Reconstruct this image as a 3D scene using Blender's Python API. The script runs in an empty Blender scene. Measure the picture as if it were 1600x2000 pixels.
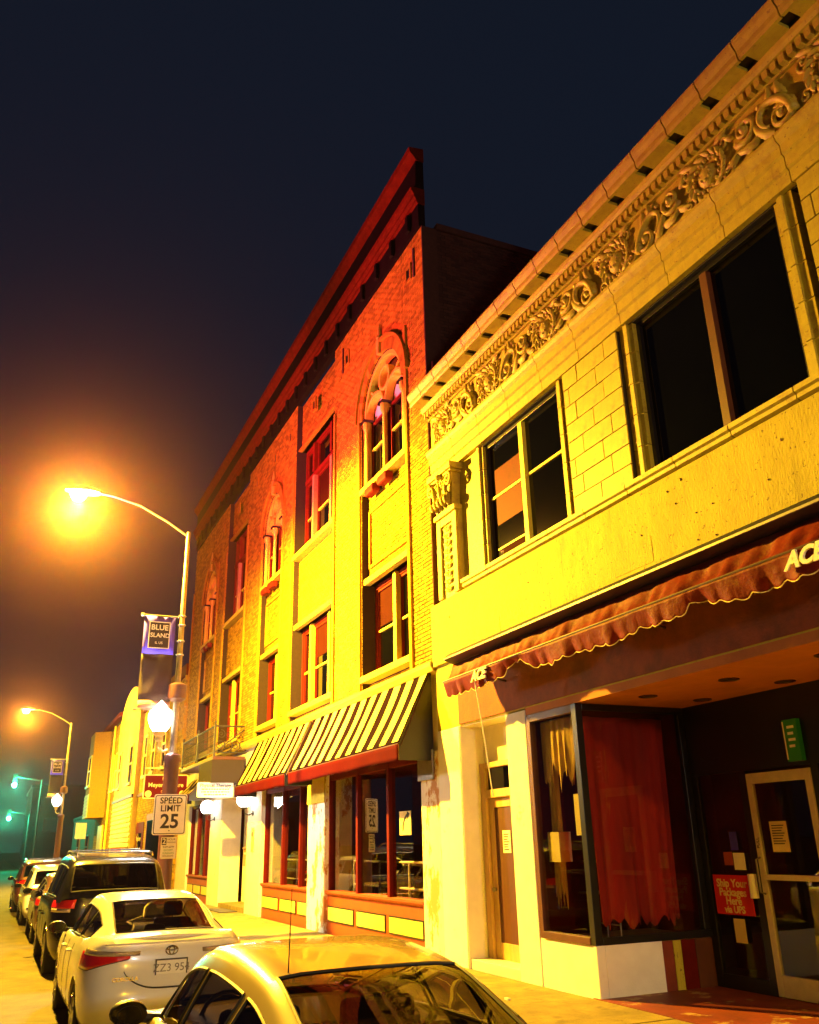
import bpy, bmesh, math, random
from mathutils import Vector, Matrix, Euler
random.seed(7)
SC = bpy.context.scene
COL = SC.collection
R = math.radians

# ------------------------------------------------------------------ camera
cam_data = bpy.data.cameras.new("camera")
cam = bpy.data.objects.new("camera", cam_data)
COL.objects.link(cam)
SC.camera = cam
cam_data.sensor_fit = 'VERTICAL'
cam_data.sensor_height = 36.0
cam_data.lens = 36.0 * 1690.0 / 2000.0
cam_data.clip_start = 0.05
cam_data.clip_end = 3000.0
cam.matrix_world = Matrix(((0.40954567, 0.33370902, 0.84906456, 0.0),
                           (0.91201579, -0.12696234, -0.39000996, -6.5),
                           (-0.02235062, 0.93408718, -0.35634477, 1.9),
                           (0, 0, 0, 1)))

# ------------------------------------------------------------------ night sky, exposure
world = bpy.data.worlds.new("World")
SC.world = world
world.use_nodes = True
bg = world.node_tree.nodes["Background"]
bg.inputs[0].default_value = (0.0056, 0.0088, 0.0175, 1)
bg.inputs[1].default_value = 1.0
SC.view_settings.view_transform = 'Standard'
SC.view_settings.look = 'None'
SC.view_settings.exposure = 0.0
SC.view_settings.gamma = 1.0
SC.view_settings.use_curve_mapping = False
SC.cycles.use_denoising = True
SC.cycles.max_bounces = 8
SC.cycles.transparent_max_bounces = 12
SC.cycles.volume_bounces = 0
SC.cycles.sample_clamp_indirect = 6.0
SC.cycles.caustics_reflective = False
SC.cycles.caustics_refractive = False

SODIUM = (1.0, 0.70, 0.0)
WHITE_LAMP = (1.0, 0.90, 0.80)
POLE_X = (-18.9, -53.0, 9.5)         # street lamps along the kerb
KERB_Y = -3.6
LAMP_SPOT, LAMP_GLOW = 31000.0, 9500.0

# ------------------------------------------------------------------ helpers
def link(o, parent=None):
    COL.objects.link(o)
    if parent is not None:
        o.parent = parent
    return o

def thing(name, label, cat, loc=(0, 0, 0), group=None, rz=0.0):
    o = bpy.data.objects.new(name, None)
    o.location = loc
    o.rotation_euler = (0, 0, rz)
    o.empty_display_size = 0.2
    COL.objects.link(o)
    return tag(o, label, cat, group)

def tag(o, label=None, cat=None, group=None, kind=None):
    if label: o['label'] = label
    if cat: o['category'] = cat
    if group: o['group'] = group
    if kind: o['kind'] = kind
    return o

class MB:
    def __init__(self):
        self.v = []; self.f = []; self.t = []
    def add(self, vs, fs, tone=0.5):
        n = len(self.v)
        self.v += vs
        for q in fs:
            self.f.append([i + n for i in q]); self.t.append(tone)
    def box(self, x0, x1, y0, y1, z0, z1, tone=0.5, back=True):
        vs = [(x0,y0,z0),(x1,y0,z0),(x1,y1,z0),(x0,y1,z0),(x0,y0,z1),(x1,y0,z1),(x1,y1,z1),(x0,y1,z1)]
        fs = [(0,1,5,4),(1,2,6,5),(3,0,4,7),(4,5,6,7),(3,2,1,0)]
        if back: fs.append((2,3,7,6))
        self.add(vs, fs, tone)
        return self
    def prism_y(self, poly, y0, y1, tone=0.5):        # poly of (x,z), counter-clockwise seen from -y
        n = len(poly)
        vs = [(p[0], y0, p[1]) for p in poly] + [(p[0], y1, p[1]) for p in poly]
        fs = [tuple(range(n)), tuple(range(2*n-1, n-1, -1))]
        fs += [((i+1) % n, i, i+n, (i+1) % n + n) for i in range(n)]
        self.add(vs, fs, tone); return self
    def prism_x(self, poly, x0, x1, tone=0.5):        # poly of (y,z)
        n = len(poly)
        vs = [(x0, p[0], p[1]) for p in poly] + [(x1, p[0], p[1]) for p in poly]
        fs = [tuple(range(n)), tuple(range(2*n-1, n-1, -1))]
        fs += [((i+1) % n, i, i+n, (i+1) % n + n) for i in range(n)]
        self.add(vs, fs, tone); return self
    def prism_z(self, poly, z0, z1, tone=0.5):        # poly of (x,y)
        n = len(poly)
        vs = [(p[0], p[1], z0) for p in poly] + [(p[0], p[1], z1) for p in poly]
        fs = [tuple(range(n-1, -1, -1)), tuple(range(n, 2*n))]
        fs += [(i, (i+1) % n, (i+1) % n + n, i+n) for i in range(n)]
        self.add(vs, fs, tone); return self
    def tube(self, pts, r, n=8, r1=None, caps=True, flat=1.0):
        pts = [Vector(p) for p in pts]
        m = len(pts)
        vs = []; prev = None
        for i, p in enumerate(pts):
            d = (pts[min(i+1, m-1)] - pts[max(i-1, 0)])
            d = d.normalized() if d.length > 1e-9 else Vector((0, 0, 1))
            if prev is None:
                u = d.cross(Vector((0, 1, 0)))
                if u.length < 1e-3: u = d.cross(Vector((1, 0, 0)))
            else:
                u = prev - d * prev.dot(d)
            u.normalize(); prev = u
            w = d.cross(u)
            rr = r if r1 is None else r + (r1 - r) * i / max(m-1, 1)
            for k in range(n):
                a = 2*math.pi*k/n
                vs.append(tuple(p + (u*math.cos(a) + w*math.sin(a)*flat) * rr))
        fs = []
        for i in range(m-1):
            for k in range(n):
                a = i*n+k; b = i*n+(k+1) % n
                fs.append((a, b, b+n, a+n))
        if caps:
            fs.append(tuple(range(n-1, -1, -1))); fs.append(tuple(range((m-1)*n, m*n)))
        self.add(vs, fs); return self
    def lathe(self, prof, c=(0, 0, 0), n=20, axis='z', caps=True):
        vs = []; m = len(prof)
        for (r, h) in prof:
            for k in range(n):
                a = 2*math.pi*k/n
                x, y = r*math.cos(a), r*math.sin(a)
                if axis == 'z': vs.append((c[0]+x, c[1]+y, c[2]+h))
                elif axis == 'y': vs.append((c[0]+x, c[1]+h, c[2]-y))
                else: vs.append((c[0]+h, c[1]+x, c[2]+y))
        fs = []
        for i in range(m-1):
            for k in range(n):
                a = i*n+k; b = i*n+(k+1) % n
                fs.append((a, b, b+n, a+n))
        if caps:
            fs.append(tuple(range(n-1, -1, -1))); fs.append(tuple(range((m-1)*n, m*n)))
        self.add(vs, fs); return self
    def grid(self, rows):                               # rows of points
        nr, nc = len(rows), len(rows[0])
        vs = [tuple(p) for r_ in rows for p in r_]
        fs = [(i*nc+j, i*nc+j+1, (i+1)*nc+j+1, (i+1)*nc+j) for i in range(nr-1) for j in range(nc-1)]
        self.add(vs, fs); return self
    def ribbon(self, pts, w, y0, y1):                   # bar of width w following pts (x,z), from y0 to y1
        n = len(pts); L = []; Rr = []
        for i, p in enumerate(pts):
            a = pts[max(i-1, 0)]; b = pts[min(i+1, n-1)]
            dx, dz = b[0]-a[0], b[1]-a[1]; l = math.hypot(dx, dz) or 1
            nx, nz = -dz/l*w/2, dx/l*w/2
            L.append((p[0]+nx, p[1]+nz)); Rr.append((p[0]-nx, p[1]-nz))
        vs = []
        for i in range(n):
            vs += [(L[i][0], y0, L[i][1]), (Rr[i][0], y0, Rr[i][1]), (Rr[i][0], y1, Rr[i][1]), (L[i][0], y1, L[i][1])]
        fs = []
        for i in range(n-1):
            a = i*4; b = a+4
            fs += [(a, a+1, b+1, b), (a+1, a+2, b+2, b+1), (a+2, a+3, b+3, b+2), (a+3, a, b, b+3)]
        fs += [(3, 2, 1, 0), ((n-1)*4, (n-1)*4+1, (n-1)*4+2, (n-1)*4+3)]
        self.add(vs, fs); return self
    def mesh(self, name, mat, smooth=False, fix=True):
        me = bpy.data.meshes.new(name)
        me.from_pydata(self.v, [], self.f)
        at = me.attributes.new("tone", 'FLOAT', 'FACE')
        at.data.foreach_set("value", self.t)
        if fix:
            bm = bmesh.new(); bm.from_mesh(me)
            bmesh.ops.recalc_face_normals(bm, faces=bm.faces)
            bm.to_mesh(me); bm.free()
        me.materials.append(mat)
        if smooth: me.polygons.foreach_set("use_smooth", [True]*len(me.polygons))
        me.update()
        return me
    def build(self, name, mat, parent=None, smooth=False, bevel=0.0, fix=True, loc=None):
        o = bpy.data.objects.new(name, self.mesh(name, mat, smooth, fix))
        link(o, parent)
        if loc is not None: o.location = loc
        if bevel:
            m = o.modifiers.new("bevel", 'BEVEL'); m.width = bevel; m.segments = 2; m.limit_method = 'ANGLE'
        if smooth and hasattr(o.data, "set_sharp_from_angle"):
            o.data.set_sharp_from_angle(angle=R(38))
        return o

def inst(name, me, parent, loc=(0, 0, 0), rot=(0, 0, 0), scale=(1, 1, 1)):
    o = bpy.data.objects.new(name, me)
    o.location = loc; o.rotation_euler = rot; o.scale = scale
    return link(o, parent)

def box(name, mat, parent, x0, x1, y0, y1, z0, z1, bevel=0.0):
    return MB().box(x0, x1, y0, y1, z0, z1).build(name, mat, parent, bevel=bevel)

FACE_X = Matrix(((0, 0, 1, 0), (1, 0, 0, 0), (0, 1, 0, 0), (0, 0, 0, 1)))      # reads towards +x
FACE_NY = Matrix(((1, 0, 0, 0), (0, 0, -1, 0), (0, 1, 0, 0), (0, 0, 0, 1)))    # reads towards -y
def text(name, body, size, loc, mat, parent, face=FACE_NY, ext=0.002, align='CENTER', sx=1.0, shear=0.0, bold=0.0, roll=0.0):
    cu = bpy.data.curves.new(name, 'FONT')
    cu.body = body; cu.size = size; cu.extrude = ext; cu.align_x = align; cu.align_y = 'CENTER'
    cu.shear = shear; cu.offset = bold; cu.resolution_u = 3
    tmp = bpy.data.objects.new("tmp", cu); COL.objects.link(tmp)
    bpy.context.view_layer.update()
    dg = bpy.context.evaluated_depsgraph_get()
    me = bpy.data.meshes.new_from_object(tmp.evaluated_get(dg))
    bpy.data.objects.remove(tmp); bpy.data.curves.remove(cu)
    me.transform(Matrix.Translation(loc) @ face @ Matrix.Rotation(roll, 4, 'Z') @ Matrix.Scale(sx, 4, (1, 0, 0)))
    me.materials.clear(); me.materials.append(mat)
    me.name = name
    o = bpy.data.objects.new(name, me)
    return link(o, parent)

# ------------------------------------------------------------------ materials
MATS = {}
def mat(name, col, rough=0.7, var=0.15, scale=6.0, bump=0.0, bscale=40.0, metal=0.0, spec=0.5, tone=0.0,
        dirt=None, dscale=1.5, dlo=0.52, dhi=0.66, emit=None, estr=0.0, coat=0.0, stretch=None, streak=None):
    m = bpy.data.materials.new(name); m.use_nodes = True
    nt = m.node_tree; N = nt.nodes; L = nt.links
    b = N["Principled BSDF"]
    b.inputs["Roughness"].default_value = rough
    b.inputs["Metallic"].default_value = metal
    b.inputs["Specular IOR Level"].default_value = spec
    if coat: b.inputs["Coat Weight"].default_value = coat; b.inputs["Coat Roughness"].default_value = 0.04
    tc = N.new("ShaderNodeTexCoord")
    src = tc.outputs["Object"]
    if stretch:
        mp = N.new("ShaderNodeMapping"); mp.inputs["Scale"].default_value = stretch
        L.new(src, mp.inputs[0]); src = mp.outputs[0]
    no = N.new("ShaderNodeTexNoise"); no.inputs["Scale"].default_value = scale
    no.inputs["Detail"].default_value = 6.0; no.inputs["Roughness"].default_value = 0.65
    L.new(src, no.inputs["Vector"])
    mr = N.new("ShaderNodeMapRange"); mr.inputs[1].default_value = 0.3; mr.inputs[2].default_value = 0.7
    mr.inputs[3].default_value = 1 - var; mr.inputs[4].default_value = 1 + var
    L.new(no.outputs[0], mr.inputs[0])
    val = mr.outputs[0]
    if tone:
        at = N.new("ShaderNodeAttribute"); at.attribute_name = "tone"
        m2 = N.new("ShaderNodeMapRange"); m2.inputs[3].default_value = 1 - tone; m2.inputs[4].default_value = 1 + tone
        L.new(at.outputs["Fac"], m2.inputs[0])
        mu = N.new("ShaderNodeMath"); mu.operation = 'MULTIPLY'
        L.new(val, mu.inputs[0]); L.new(m2.outputs[0], mu.inputs[1]); val = mu.outputs[0]
    vm = N.new("ShaderNodeVectorMath"); vm.operation = 'SCALE'
    vm.inputs[0].default_value = col
    L.new(val, vm.inputs["Scale"])
    out = vm.outputs[0]
    if dirt:
        n2 = N.new("ShaderNodeTexNoise"); n2.inputs["Scale"].default_value = dscale; n2.inputs["Detail"].default_value = 8.0
        n2.inputs["Roughness"].default_value = 0.7
        L.new(src, n2.inputs["Vector"])
        m3 = N.new("ShaderNodeMapRange"); m3.inputs[1].default_value = dlo; m3.inputs[2].default_value = dhi
        L.new(n2.outputs[0], m3.inputs[0])
        mx = N.new("ShaderNodeMix"); mx.data_type = 'RGBA'
        L.new(m3.outputs[0], mx.inputs[0]); L.new(out, mx.inputs[6]); mx.inputs[7].default_value = (*dirt, 1)
        out = mx.outputs[2]
    if streak:                                          # rain streaks and specks with a shape of their own
        mp2 = N.new("ShaderNodeMapping"); mp2.inputs["Scale"].default_value = (9, 9, 0.7)
        L.new(tc.outputs["Object"], mp2.inputs[0])
        n4 = N.new("ShaderNodeTexNoise"); n4.inputs["Scale"].default_value = 1.0; n4.inputs["Detail"].default_value = 7.0; n4.inputs["Roughness"].default_value = 0.7
        L.new(mp2.outputs[0], n4.inputs["Vector"])
        m4 = N.new("ShaderNodeMapRange"); m4.inputs[1].default_value = 0.58; m4.inputs[2].default_value = 0.78; m4.inputs[4].default_value = 0.75
        L.new(n4.outputs[0], m4.inputs[0])
        n5 = N.new("ShaderNodeTexNoise"); n5.inputs["Scale"].default_value = 26.0; n5.inputs["Detail"].default_value = 3.0
        L.new(tc.outputs["Object"], n5.inputs["Vector"])
        m5 = N.new("ShaderNodeMapRange"); m5.inputs[1].default_value = 0.66; m5.inputs[2].default_value = 0.70; m5.inputs[4].default_value = 0.8
        L.new(n5.outputs[0], m5.inputs[0])
        mxx = N.new("ShaderNodeMath"); mxx.operation = 'MAXIMUM'
        L.new(m4.outputs[0], mxx.inputs[0]); L.new(m5.outputs[0], mxx.inputs[1])
        mx4 = N.new("ShaderNodeMix"); mx4.data_type = 'RGBA'
        L.new(mxx.outputs[0], mx4.inputs[0]); L.new(out, mx4.inputs[6]); mx4.inputs[7].default_value = (*streak, 1)
        out = mx4.outputs[2]
    L.new(out, b.inputs["Base Color"])
    if bump:
        n3 = N.new("ShaderNodeTexNoise"); n3.inputs["Scale"].default_value = bscale; n3.inputs["Detail"].default_value = 5.0
        L.new(src, n3.inputs["Vector"])
        bp = N.new("ShaderNodeBump"); bp.inputs["Strength"].default_value = bump; bp.inputs["Distance"].default_value = 0.02
        L.new(n3.outputs[0], bp.inputs["Height"]); L.new(bp.outputs[0], b.inputs["Normal"])
    if emit:
        b.inputs["Emission Color"].default_value = (*emit, 1); b.inputs["Emission Strength"].default_value = estr
    MATS[name] = m
    return m

def glass_mat(name, tint=(0.75, 0.78, 0.8), rough=0.01, boost=0.04, gain=1.0):
    m = bpy.data.materials.new(name); m.use_nodes = True
    nt = m.node_tree; N = nt.nodes; L = nt.links
    N.remove(N["Principled BSDF"])
    t = N.new("ShaderNodeBsdfTransparent"); t.inputs[0].default_value = (*tint, 1)
    g = N.new("ShaderNodeBsdfGlossy"); g.inputs["Roughness"].default_value = rough
    lw = N.new("ShaderNodeLayerWeight"); lw.inputs[0].default_value = 0.5
    fr = N.new("ShaderNodeMath"); fr.operation = 'POWER'; fr.inputs[1].default_value = 4.0
    L.new(lw.outputs["Facing"], fr.inputs[0])
    ma = N.new("ShaderNodeMath"); ma.operation = 'MULTIPLY_ADD'; ma.inputs[1].default_value = gain; ma.inputs[2].default_value = boost
    ma.use_clamp = True
    L.new(fr.outputs[0], ma.inputs[0])
    no = N.new("ShaderNodeTexNoise"); no.inputs["Scale"].default_value = 1.3
    tc = N.new("ShaderNodeTexCoord"); L.new(tc.outputs["Object"], no.inputs["Vector"])
    bp = N.new("ShaderNodeBump"); bp.inputs["Strength"].default_value = 0.04; bp.inputs["Distance"].default_value = 0.02
    L.new(no.outputs[0], bp.inputs["Height"]); L.new(bp.outputs[0], g.inputs["Normal"])
    mx = N.new("ShaderNodeMixShader")
    L.new(ma.outputs[0], mx.inputs[0]); L.new(t.outputs[0], mx.inputs[1]); L.new(g.outputs[0], mx.inputs[2])
    L.new(mx.outputs[0], N["Material Output"].inputs[0])
    MATS[name] = m
    return m

mat("asphalt", (0.055, 0.041, 0.006), 0.85, 0.55, 2.0, 0.5, 60, dirt=(0.03, 0.03, 0.03), dscale=0.6, dlo=0.55, dhi=0.75)
mat("concrete", (0.27, 0.20, 0.035), 0.85, 0.35, 2.5, 0.3, 50, tone=0.10, dirt=(0.07, 0.05, 0.02), dscale=2.2, dlo=0.56, dhi=0.72, streak=(0.05, 0.035, 0.012))
mat("kerbstone", (0.40, 0.37, 0.31), 0.85, 0.2, 4, 0.3, 40)
mat("terracotta", (0.43, 0.35, 0.022), 0.55, 0.14, 9.0, 0.25, 70, tone=0.07, dirt=(0.30, 0.19, 0.03), dscale=4.0, dlo=0.54, dhi=0.74, streak=(0.20, 0.12, 0.02))
mat("terracotta_joint", (0.018, 0.014, 0.010), 0.9, 0.2, 8)
mat("stucco", (0.45, 0.37, 0.022), 0.8, 0.16, 5.0, 0.35, 60, dirt=(0.33, 0.23, 0.05), dscale=3.0, dlo=0.60, dhi=0.80, stretch=(1, 1, 0.45), streak=(0.10, 0.06, 0.012))
mat("white_paint", (0.86, 0.85, 0.80), 0.7, 0.06, 4.0, 0.2, 50, dirt=(0.55, 0.42, 0.22), dscale=1.6, dlo=0.63, dhi=0.72)
mat("peeling_paint", (0.80, 0.76, 0.62), 0.75, 0.1, 4.0, 0.3, 50, dirt=(0.50, 0.24, 0.06), dscale=2.6, dlo=0.52, dhi=0.55, stretch=(1, 1, 0.5))
mat("cream_paint", (0.74, 0.70, 0.56), 0.7, 0.08, 4.0, 0.15, 50, dirt=(0.5, 0.4, 0.22), dscale=1.2, dlo=0.62, dhi=0.75)
mat("brick", (0.40, 0.235, 0.016), 0.85, 0.2, 14.0, 0.4, 90, tone=0.36, spec=0.1, dirt=(0.16, 0.07, 0.008), dscale=1.1, dlo=0.56, dhi=0.75)
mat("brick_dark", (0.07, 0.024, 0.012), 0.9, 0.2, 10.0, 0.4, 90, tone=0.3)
mat("mortar", (0.026, 0.012, 0.005), 0.95, 0.2, 10)
mat("limestone", (0.50, 0.38, 0.03), 0.75, 0.15, 8, 0.2, 60)
mat("cornice_paint", (0.11, 0.012, 0.003), 0.85, 0.3, 5, spec=0.05)
mat("cornice_dark", (0.008, 0.006, 0.005), 0.9, 0.3, 3, spec=0.05)
mat("tracery_paint", (0.78, 0.64, 0.05), 0.55, 0.08, 8)
mat("sash_paint", (0.17, 0.012, 0.005), 0.65, 0.2, 8, spec=0.12)
mat("sash_tan", (0.46, 0.29, 0.11), 0.55, 0.15, 8)
mat("frame_brown", (0.09, 0.025, 0.007), 0.5, 0.2, 6)
mat("frame_black", (0.006, 0.006, 0.008), 0.35, 0.2, 6)
mat("frame_red", (0.10, 0.005, 0.002), 0.65, 0.2, 6, spec=0.1)
mat("bulkhead_orange", (0.34, 0.055, 0.004), 0.55, 0.12, 5)
mat("panel_yellow", (0.80, 0.64, 0.09), 0.5, 0.08, 6)
mat("aluminium", (0.62, 0.55, 0.38), 0.45, 0.1, 10, metal=0.3)
mat("steel", (0.22, 0.20, 0.18), 0.45, 0.2, 8, metal=0.5)
mat("steel_dark", (0.055, 0.014, 0.010), 0.5, 0.2, 6)
mat("iron", (0.018, 0.015, 0.014), 0.5, 0.2, 10)
mat("hood_metal", (0.012, 0.014, 0.018), 0.45, 0.2, 6)
mat("awning_red", (0.16, 0.013, 0.003), 0.6, 0.3, 5.0, 0.6, 9, spec=0.12, dirt=(0.20, 0.06, 0.01), dscale=4, dlo=0.55, dhi=0.7)
mat("stripe_dark", (0.010, 0.0012, 0.001), 0.9, 0.2, 4, 0.2, 12, spec=0.05)
mat("stripe_red", (0.06, 0.0012, 0.0012), 0.9, 0.1, 4, 0.2, 12, spec=0.05)
mat("stripe_yellow", (0.80, 0.66, 0.12), 0.7, 0.06, 6, 0.2, 12)
mat("dark_room", (0.045, 0.022, 0.016), 0.9, 0.3, 2)
mat("night_glass", (0.0015, 0.0018, 0.0025), 0.05, 0.2, 1.0, 0.02, 1.5, spec=0.4)
mat("window_shade", (0.035, 0.006, 0.0015), 0.9, 0.1, 3, spec=0.05)
mat("curtain_red", (0.42, 0.016, 0.005), 0.85, 0.3, 2.5, 0.2, 12, dirt=(0.62, 0.24, 0.02), dscale=1.4, dlo=0.55, dhi=0.66, stretch=(1.5, 1.5, 0.28))
mat("curtain_tan", (0.66, 0.46, 0.16), 0.85, 0.12, 5, 0.2, 20)
mat("paper", (0.82, 0.80, 0.70), 0.7, 0.04, 8)
mat("paper_yellow", (0.72, 0.60, 0.26), 0.7, 0.05, 8)
mat("ink", (0.015, 0.015, 0.02), 0.6, 0.05, 8)
mat("sign_white", (0.88, 0.88, 0.84), 0.35, 0.03, 5)
mat("sign_red", (0.62, 0.015, 0.012), 0.4, 0.06, 6)
mat("sign_maroon", (0.10, 0.0025, 0.002), 0.6, 0.1, 6, spec=0.08)
mat("awning_shade", (0.24, 0.05, 0.007), 0.8, 0.3, 3.0, 0.3, 40, dirt=(0.12, 0.03, 0.006), dscale=1.6, dlo=0.5, dhi=0.7)  # dark brown standing in for stucco in the awning's shade
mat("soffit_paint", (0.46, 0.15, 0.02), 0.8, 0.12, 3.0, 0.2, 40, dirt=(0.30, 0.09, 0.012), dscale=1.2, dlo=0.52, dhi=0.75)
mat("sign_green", (0.02, 0.26, 0.05), 0.4, 0.1, 6)
mat("sign_gold", (0.80, 0.66, 0.28), 0.5, 0.05, 6)
mat("banner_blue", (0.05, 0.03, 0.70), 0.75, 0.15, 5, 0.2, 15)
mat("banner_dark", (0.010, 0.003, 0.003), 0.8, 0.15, 5)
mat("pink_cloth", (0.50, 0.30, 0.30), 0.8, 0.15, 5)
mat("tile_red", (0.20, 0.03, 0.010), 0.6, 0.3, 3, 0.2, 30, dirt=(0.40, 0.25, 0.10), dscale=2.0, dlo=0.58, dhi=0.62)
mat("wood_brown", (0.075, 0.018, 0.005), 0.55, 0.25, 3, stretch=(6, 6, 0.7))
mat("wood_tan", (0.46, 0.30, 0.12), 0.6, 0.2, 3, stretch=(6, 6, 0.7))
mat("siding", (0.70, 0.56, 0.14), 0.7, 0.08, 5)
mat("stucco_yellow", (0.72, 0.55, 0.12), 0.8, 0.1, 4, 0.2, 40)
mat("roofing", (0.03, 0.028, 0.028), 0.9, 0.2, 3)
mat("brown_wall", (0.09, 0.045, 0.03), 0.85, 0.25, 2)
mat("car_white", (0.82, 0.82, 0.80), 0.22, 0.03, 3, coat=0.6)
mat("car_gold", (0.55, 0.42, 0.13), 0.26, 0.04, 3, metal=0.15, coat=0.5)
mat("car_black", (0.006, 0.006, 0.009), 0.22, 0.05, 3, coat=0.25, spec=0.35)
mat("car_bronze", (0.17, 0.09, 0.035), 0.25, 0.08, 3, metal=0.5, coat=0.7)
mat("car_maroon", (0.12, 0.04, 0.02), 0.25, 0.08, 3, metal=0.3, coat=0.7)
mat("car_trim", (0.02, 0.02, 0.02), 0.45, 0.1, 6)
mat("car_seam", (0.03, 0.028, 0.026), 0.7, 0.1, 6)
mat("chrome", (0.75, 0.74, 0.72), 0.12, 0.03, 5, metal=1.0)
mat("tyre", (0.012, 0.012, 0.012), 0.85, 0.2, 12)
mat("rim", (0.30, 0.29, 0.28), 0.3, 0.1, 8, metal=0.8)
mat("tail_red", (0.60, 0.010, 0.010), 0.12, 0.06, 20, coat=0.5, bump=0.15, bscale=90)
mat("tail_clear", (0.55, 0.46, 0.36), 0.12, 0.1, 30, metal=0.5, bump=0.4, bscale=60)
mat("seat_cloth", (0.035, 0.022, 0.018), 0.9, 0.2, 8)
mat("lens_sodium", (1, 0.8, 0.5), 0.4, emit=(1.0, 0.80, 0.50), estr=60)
mat("lens_acorn", (0.9, 0.88, 0.8), 0.3, emit=(1.0, 0.92, 0.74), estr=9)
mat("lens_globe", (0.9, 0.9, 0.9), 0.3, emit=(1.0, 0.95, 0.84), estr=12)
mat("lens_green", (0.1, 0.9, 0.6), 0.3, emit=(0.10, 1.0, 0.62), estr=300)
mat("lens_off", (0.03, 0.006, 0.004), 0.3)
mat("signal_case", (0.01, 0.02, 0.014), 0.5)
glass_mat("shop_glass", (0.86, 0.86, 0.86), 0.0, 0.045, 0.9)
glass_mat("mirror_glass", (0.5, 0.5, 0.5), 0.0, 0.38, 0.6)
glass_mat("privacy_glass", (0.045, 0.045, 0.05), 0.0, 0.03, 0.7)
glass_mat("car_glass", (0.30, 0.27, 0.24), 0.0, 0.025, 0.5)
M = MATS

def point_light(name, loc, power, color, size, parent=None):
    l = bpy.data.lights.new(name, 'POINT'); l.energy = power; l.color = color; l.shadow_soft_size = size
    o = bpy.data.objects.new(name, l); o.location = loc
    return link(o, parent)
def spot_light(name, loc, power, color, size, angle, blend, parent=None):
    l = bpy.data.lights.new(name, 'SPOT'); l.energy = power; l.color = color; l.shadow_soft_size = size
    l.spot_size = R(angle); l.spot_blend = blend
    o = bpy.data.objects.new(name, l); o.location = loc
    return link(o, parent)

# ------------------------------------------------------------------ ground
rd = MB()
xs = [60, 20, 5, -5, -15, -30, -50, -80, -130, -250, -600, -1500]
rd.grid([[(x, y, 0.03 * (1 - min(1, abs(y + 11.5) / 8.0)) if abs(y + 11.5) < 8 else 0.0) for y in (KERB_Y, -5.5, -7.5, -9.5, -11.5, -14, -19.5, -60, -300)] for x in xs])
road = tag(rd.build("road", M["asphalt"]), "dark worn asphalt street with parked cars", kind="structure")
gw = MB().box(-1500, 60, KERB_Y + 0.16, 40, -0.1, 0.16).build("sidewalk", M["mortar"])
tag(gw, "pale concrete slab sidewalk in front of the shops", kind="structure")
slab_cache = {}
def slab(w, d, tone):
    k = (w, d, tone)
    if k not in slab_cache:
        slab_cache[k] = MB().box(0.010, w-0.010, 0.010, d-0.010, -0.05, 0.0, tone, back=True).mesh("slab", M["concrete"])
    return slab_cache[k]
x = 4.0
i = 0
while x > -76:
    w = 1.5 if x > -50 else 3.0
    for j, (y0, d) in enumerate(((KERB_Y + 0.17, 1.72), (KERB_Y + 1.89, 1.69))):
        o = inst("slab", slab(w, d, [0.2, 0.5, 0.8, 0.35][(i * 3 + j * 2 + (i // 3)) % 4]), gw, (x - w, y0, 0.18 + random.uniform(-0.003, 0.003)))
    x -= w; i += 1
kb = MB().box(-300, 60, KERB_Y, KERB_Y + 0.16, -0.15, 0.165).build("kerb", M["mortar"])
tag(kb, "concrete kerb between street and sidewalk", kind="structure")
ks = MB().box(0.004, 2.396, -0.01, 0.15, -0.12, 0.0).mesh("kerb_stone", M["kerbstone"])
for i in range(34):
    inst("kerb_stone", ks, kb, (4.0 - 2.4 * (i + 1), KERB_Y, 0.178))
# ================================================================== terracotta store building
TX0, TX1 = -13.06, 0.75
tb = thing("store_building", "cream terracotta two-storey store building with carved frieze and ornate cornice", "building", (TX0, 0, 0.18))
tb.location = (0, 0, 0)
MB().box(TX0, TX1, 0.5, 14, 3.62, 9.6).build("upper_body", M["brown_wall"], tb)
MB().box(TX0, TX1, 3.2, 14, 0.0, 3.62).build("lower_body", M["brown_wall"], tb)
MB().box(TX0, TX1, -0.40, 14, 9.74, 9.80).build("roof", M["roofing"], tb)

# --- ground storey walls
TPIER = -12.45
box("pier", M["white_paint"], tb, TX0 - 0.16, TPIER, -0.015, 0.6, 0.16, 3.6, 0.012)
box("pier", M["white_paint"], tb, -11.0, -10.47, -0.012, 0.45, 0.16, 3.58, 0.012)
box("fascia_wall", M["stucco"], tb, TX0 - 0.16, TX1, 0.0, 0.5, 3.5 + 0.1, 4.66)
box("awning_shade_strip", M["awning_shade"], tb, TPIER + 0.02, TX1, -0.018, 0.0, 3.62, 4.42)  # strip laid over the stucco, awning shadow put into its colour
st = MB().box(TX0 - 0.18, TX1, -0.06, 0.5, 4.66, 5.72).build("stucco_band", M["stucco"], tb, bevel=0.015)
rb = random.Random(12)
FIX = MB().lathe([(0.0, -0.012), (0.008, -0.010), (0.010, 0.0)], (0, 0, 0), 8, 'y').mesh("old_fixing", M["frame_brown"])
for k in range(16):
    inst("old_fixing", FIX, tb, (rb.uniform(-7.5, 0.2) if k < 11 else rb.uniform(-12.8, -4), -0.062, rb.uniform(4.8, 5.6)), (0, 0, 0), (1, 1, rb.uniform(0.8, 1.8)))
for k, xx in enumerate((-11.4, -8.1, -5.0, -2.2)):
    box("patch", M["stucco"], tb, xx, xx + 0.5 + 0.2 * k, -0.064, -0.055, 4.72 + 0.1 * k, 5.02 + 0.11 * k)
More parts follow.
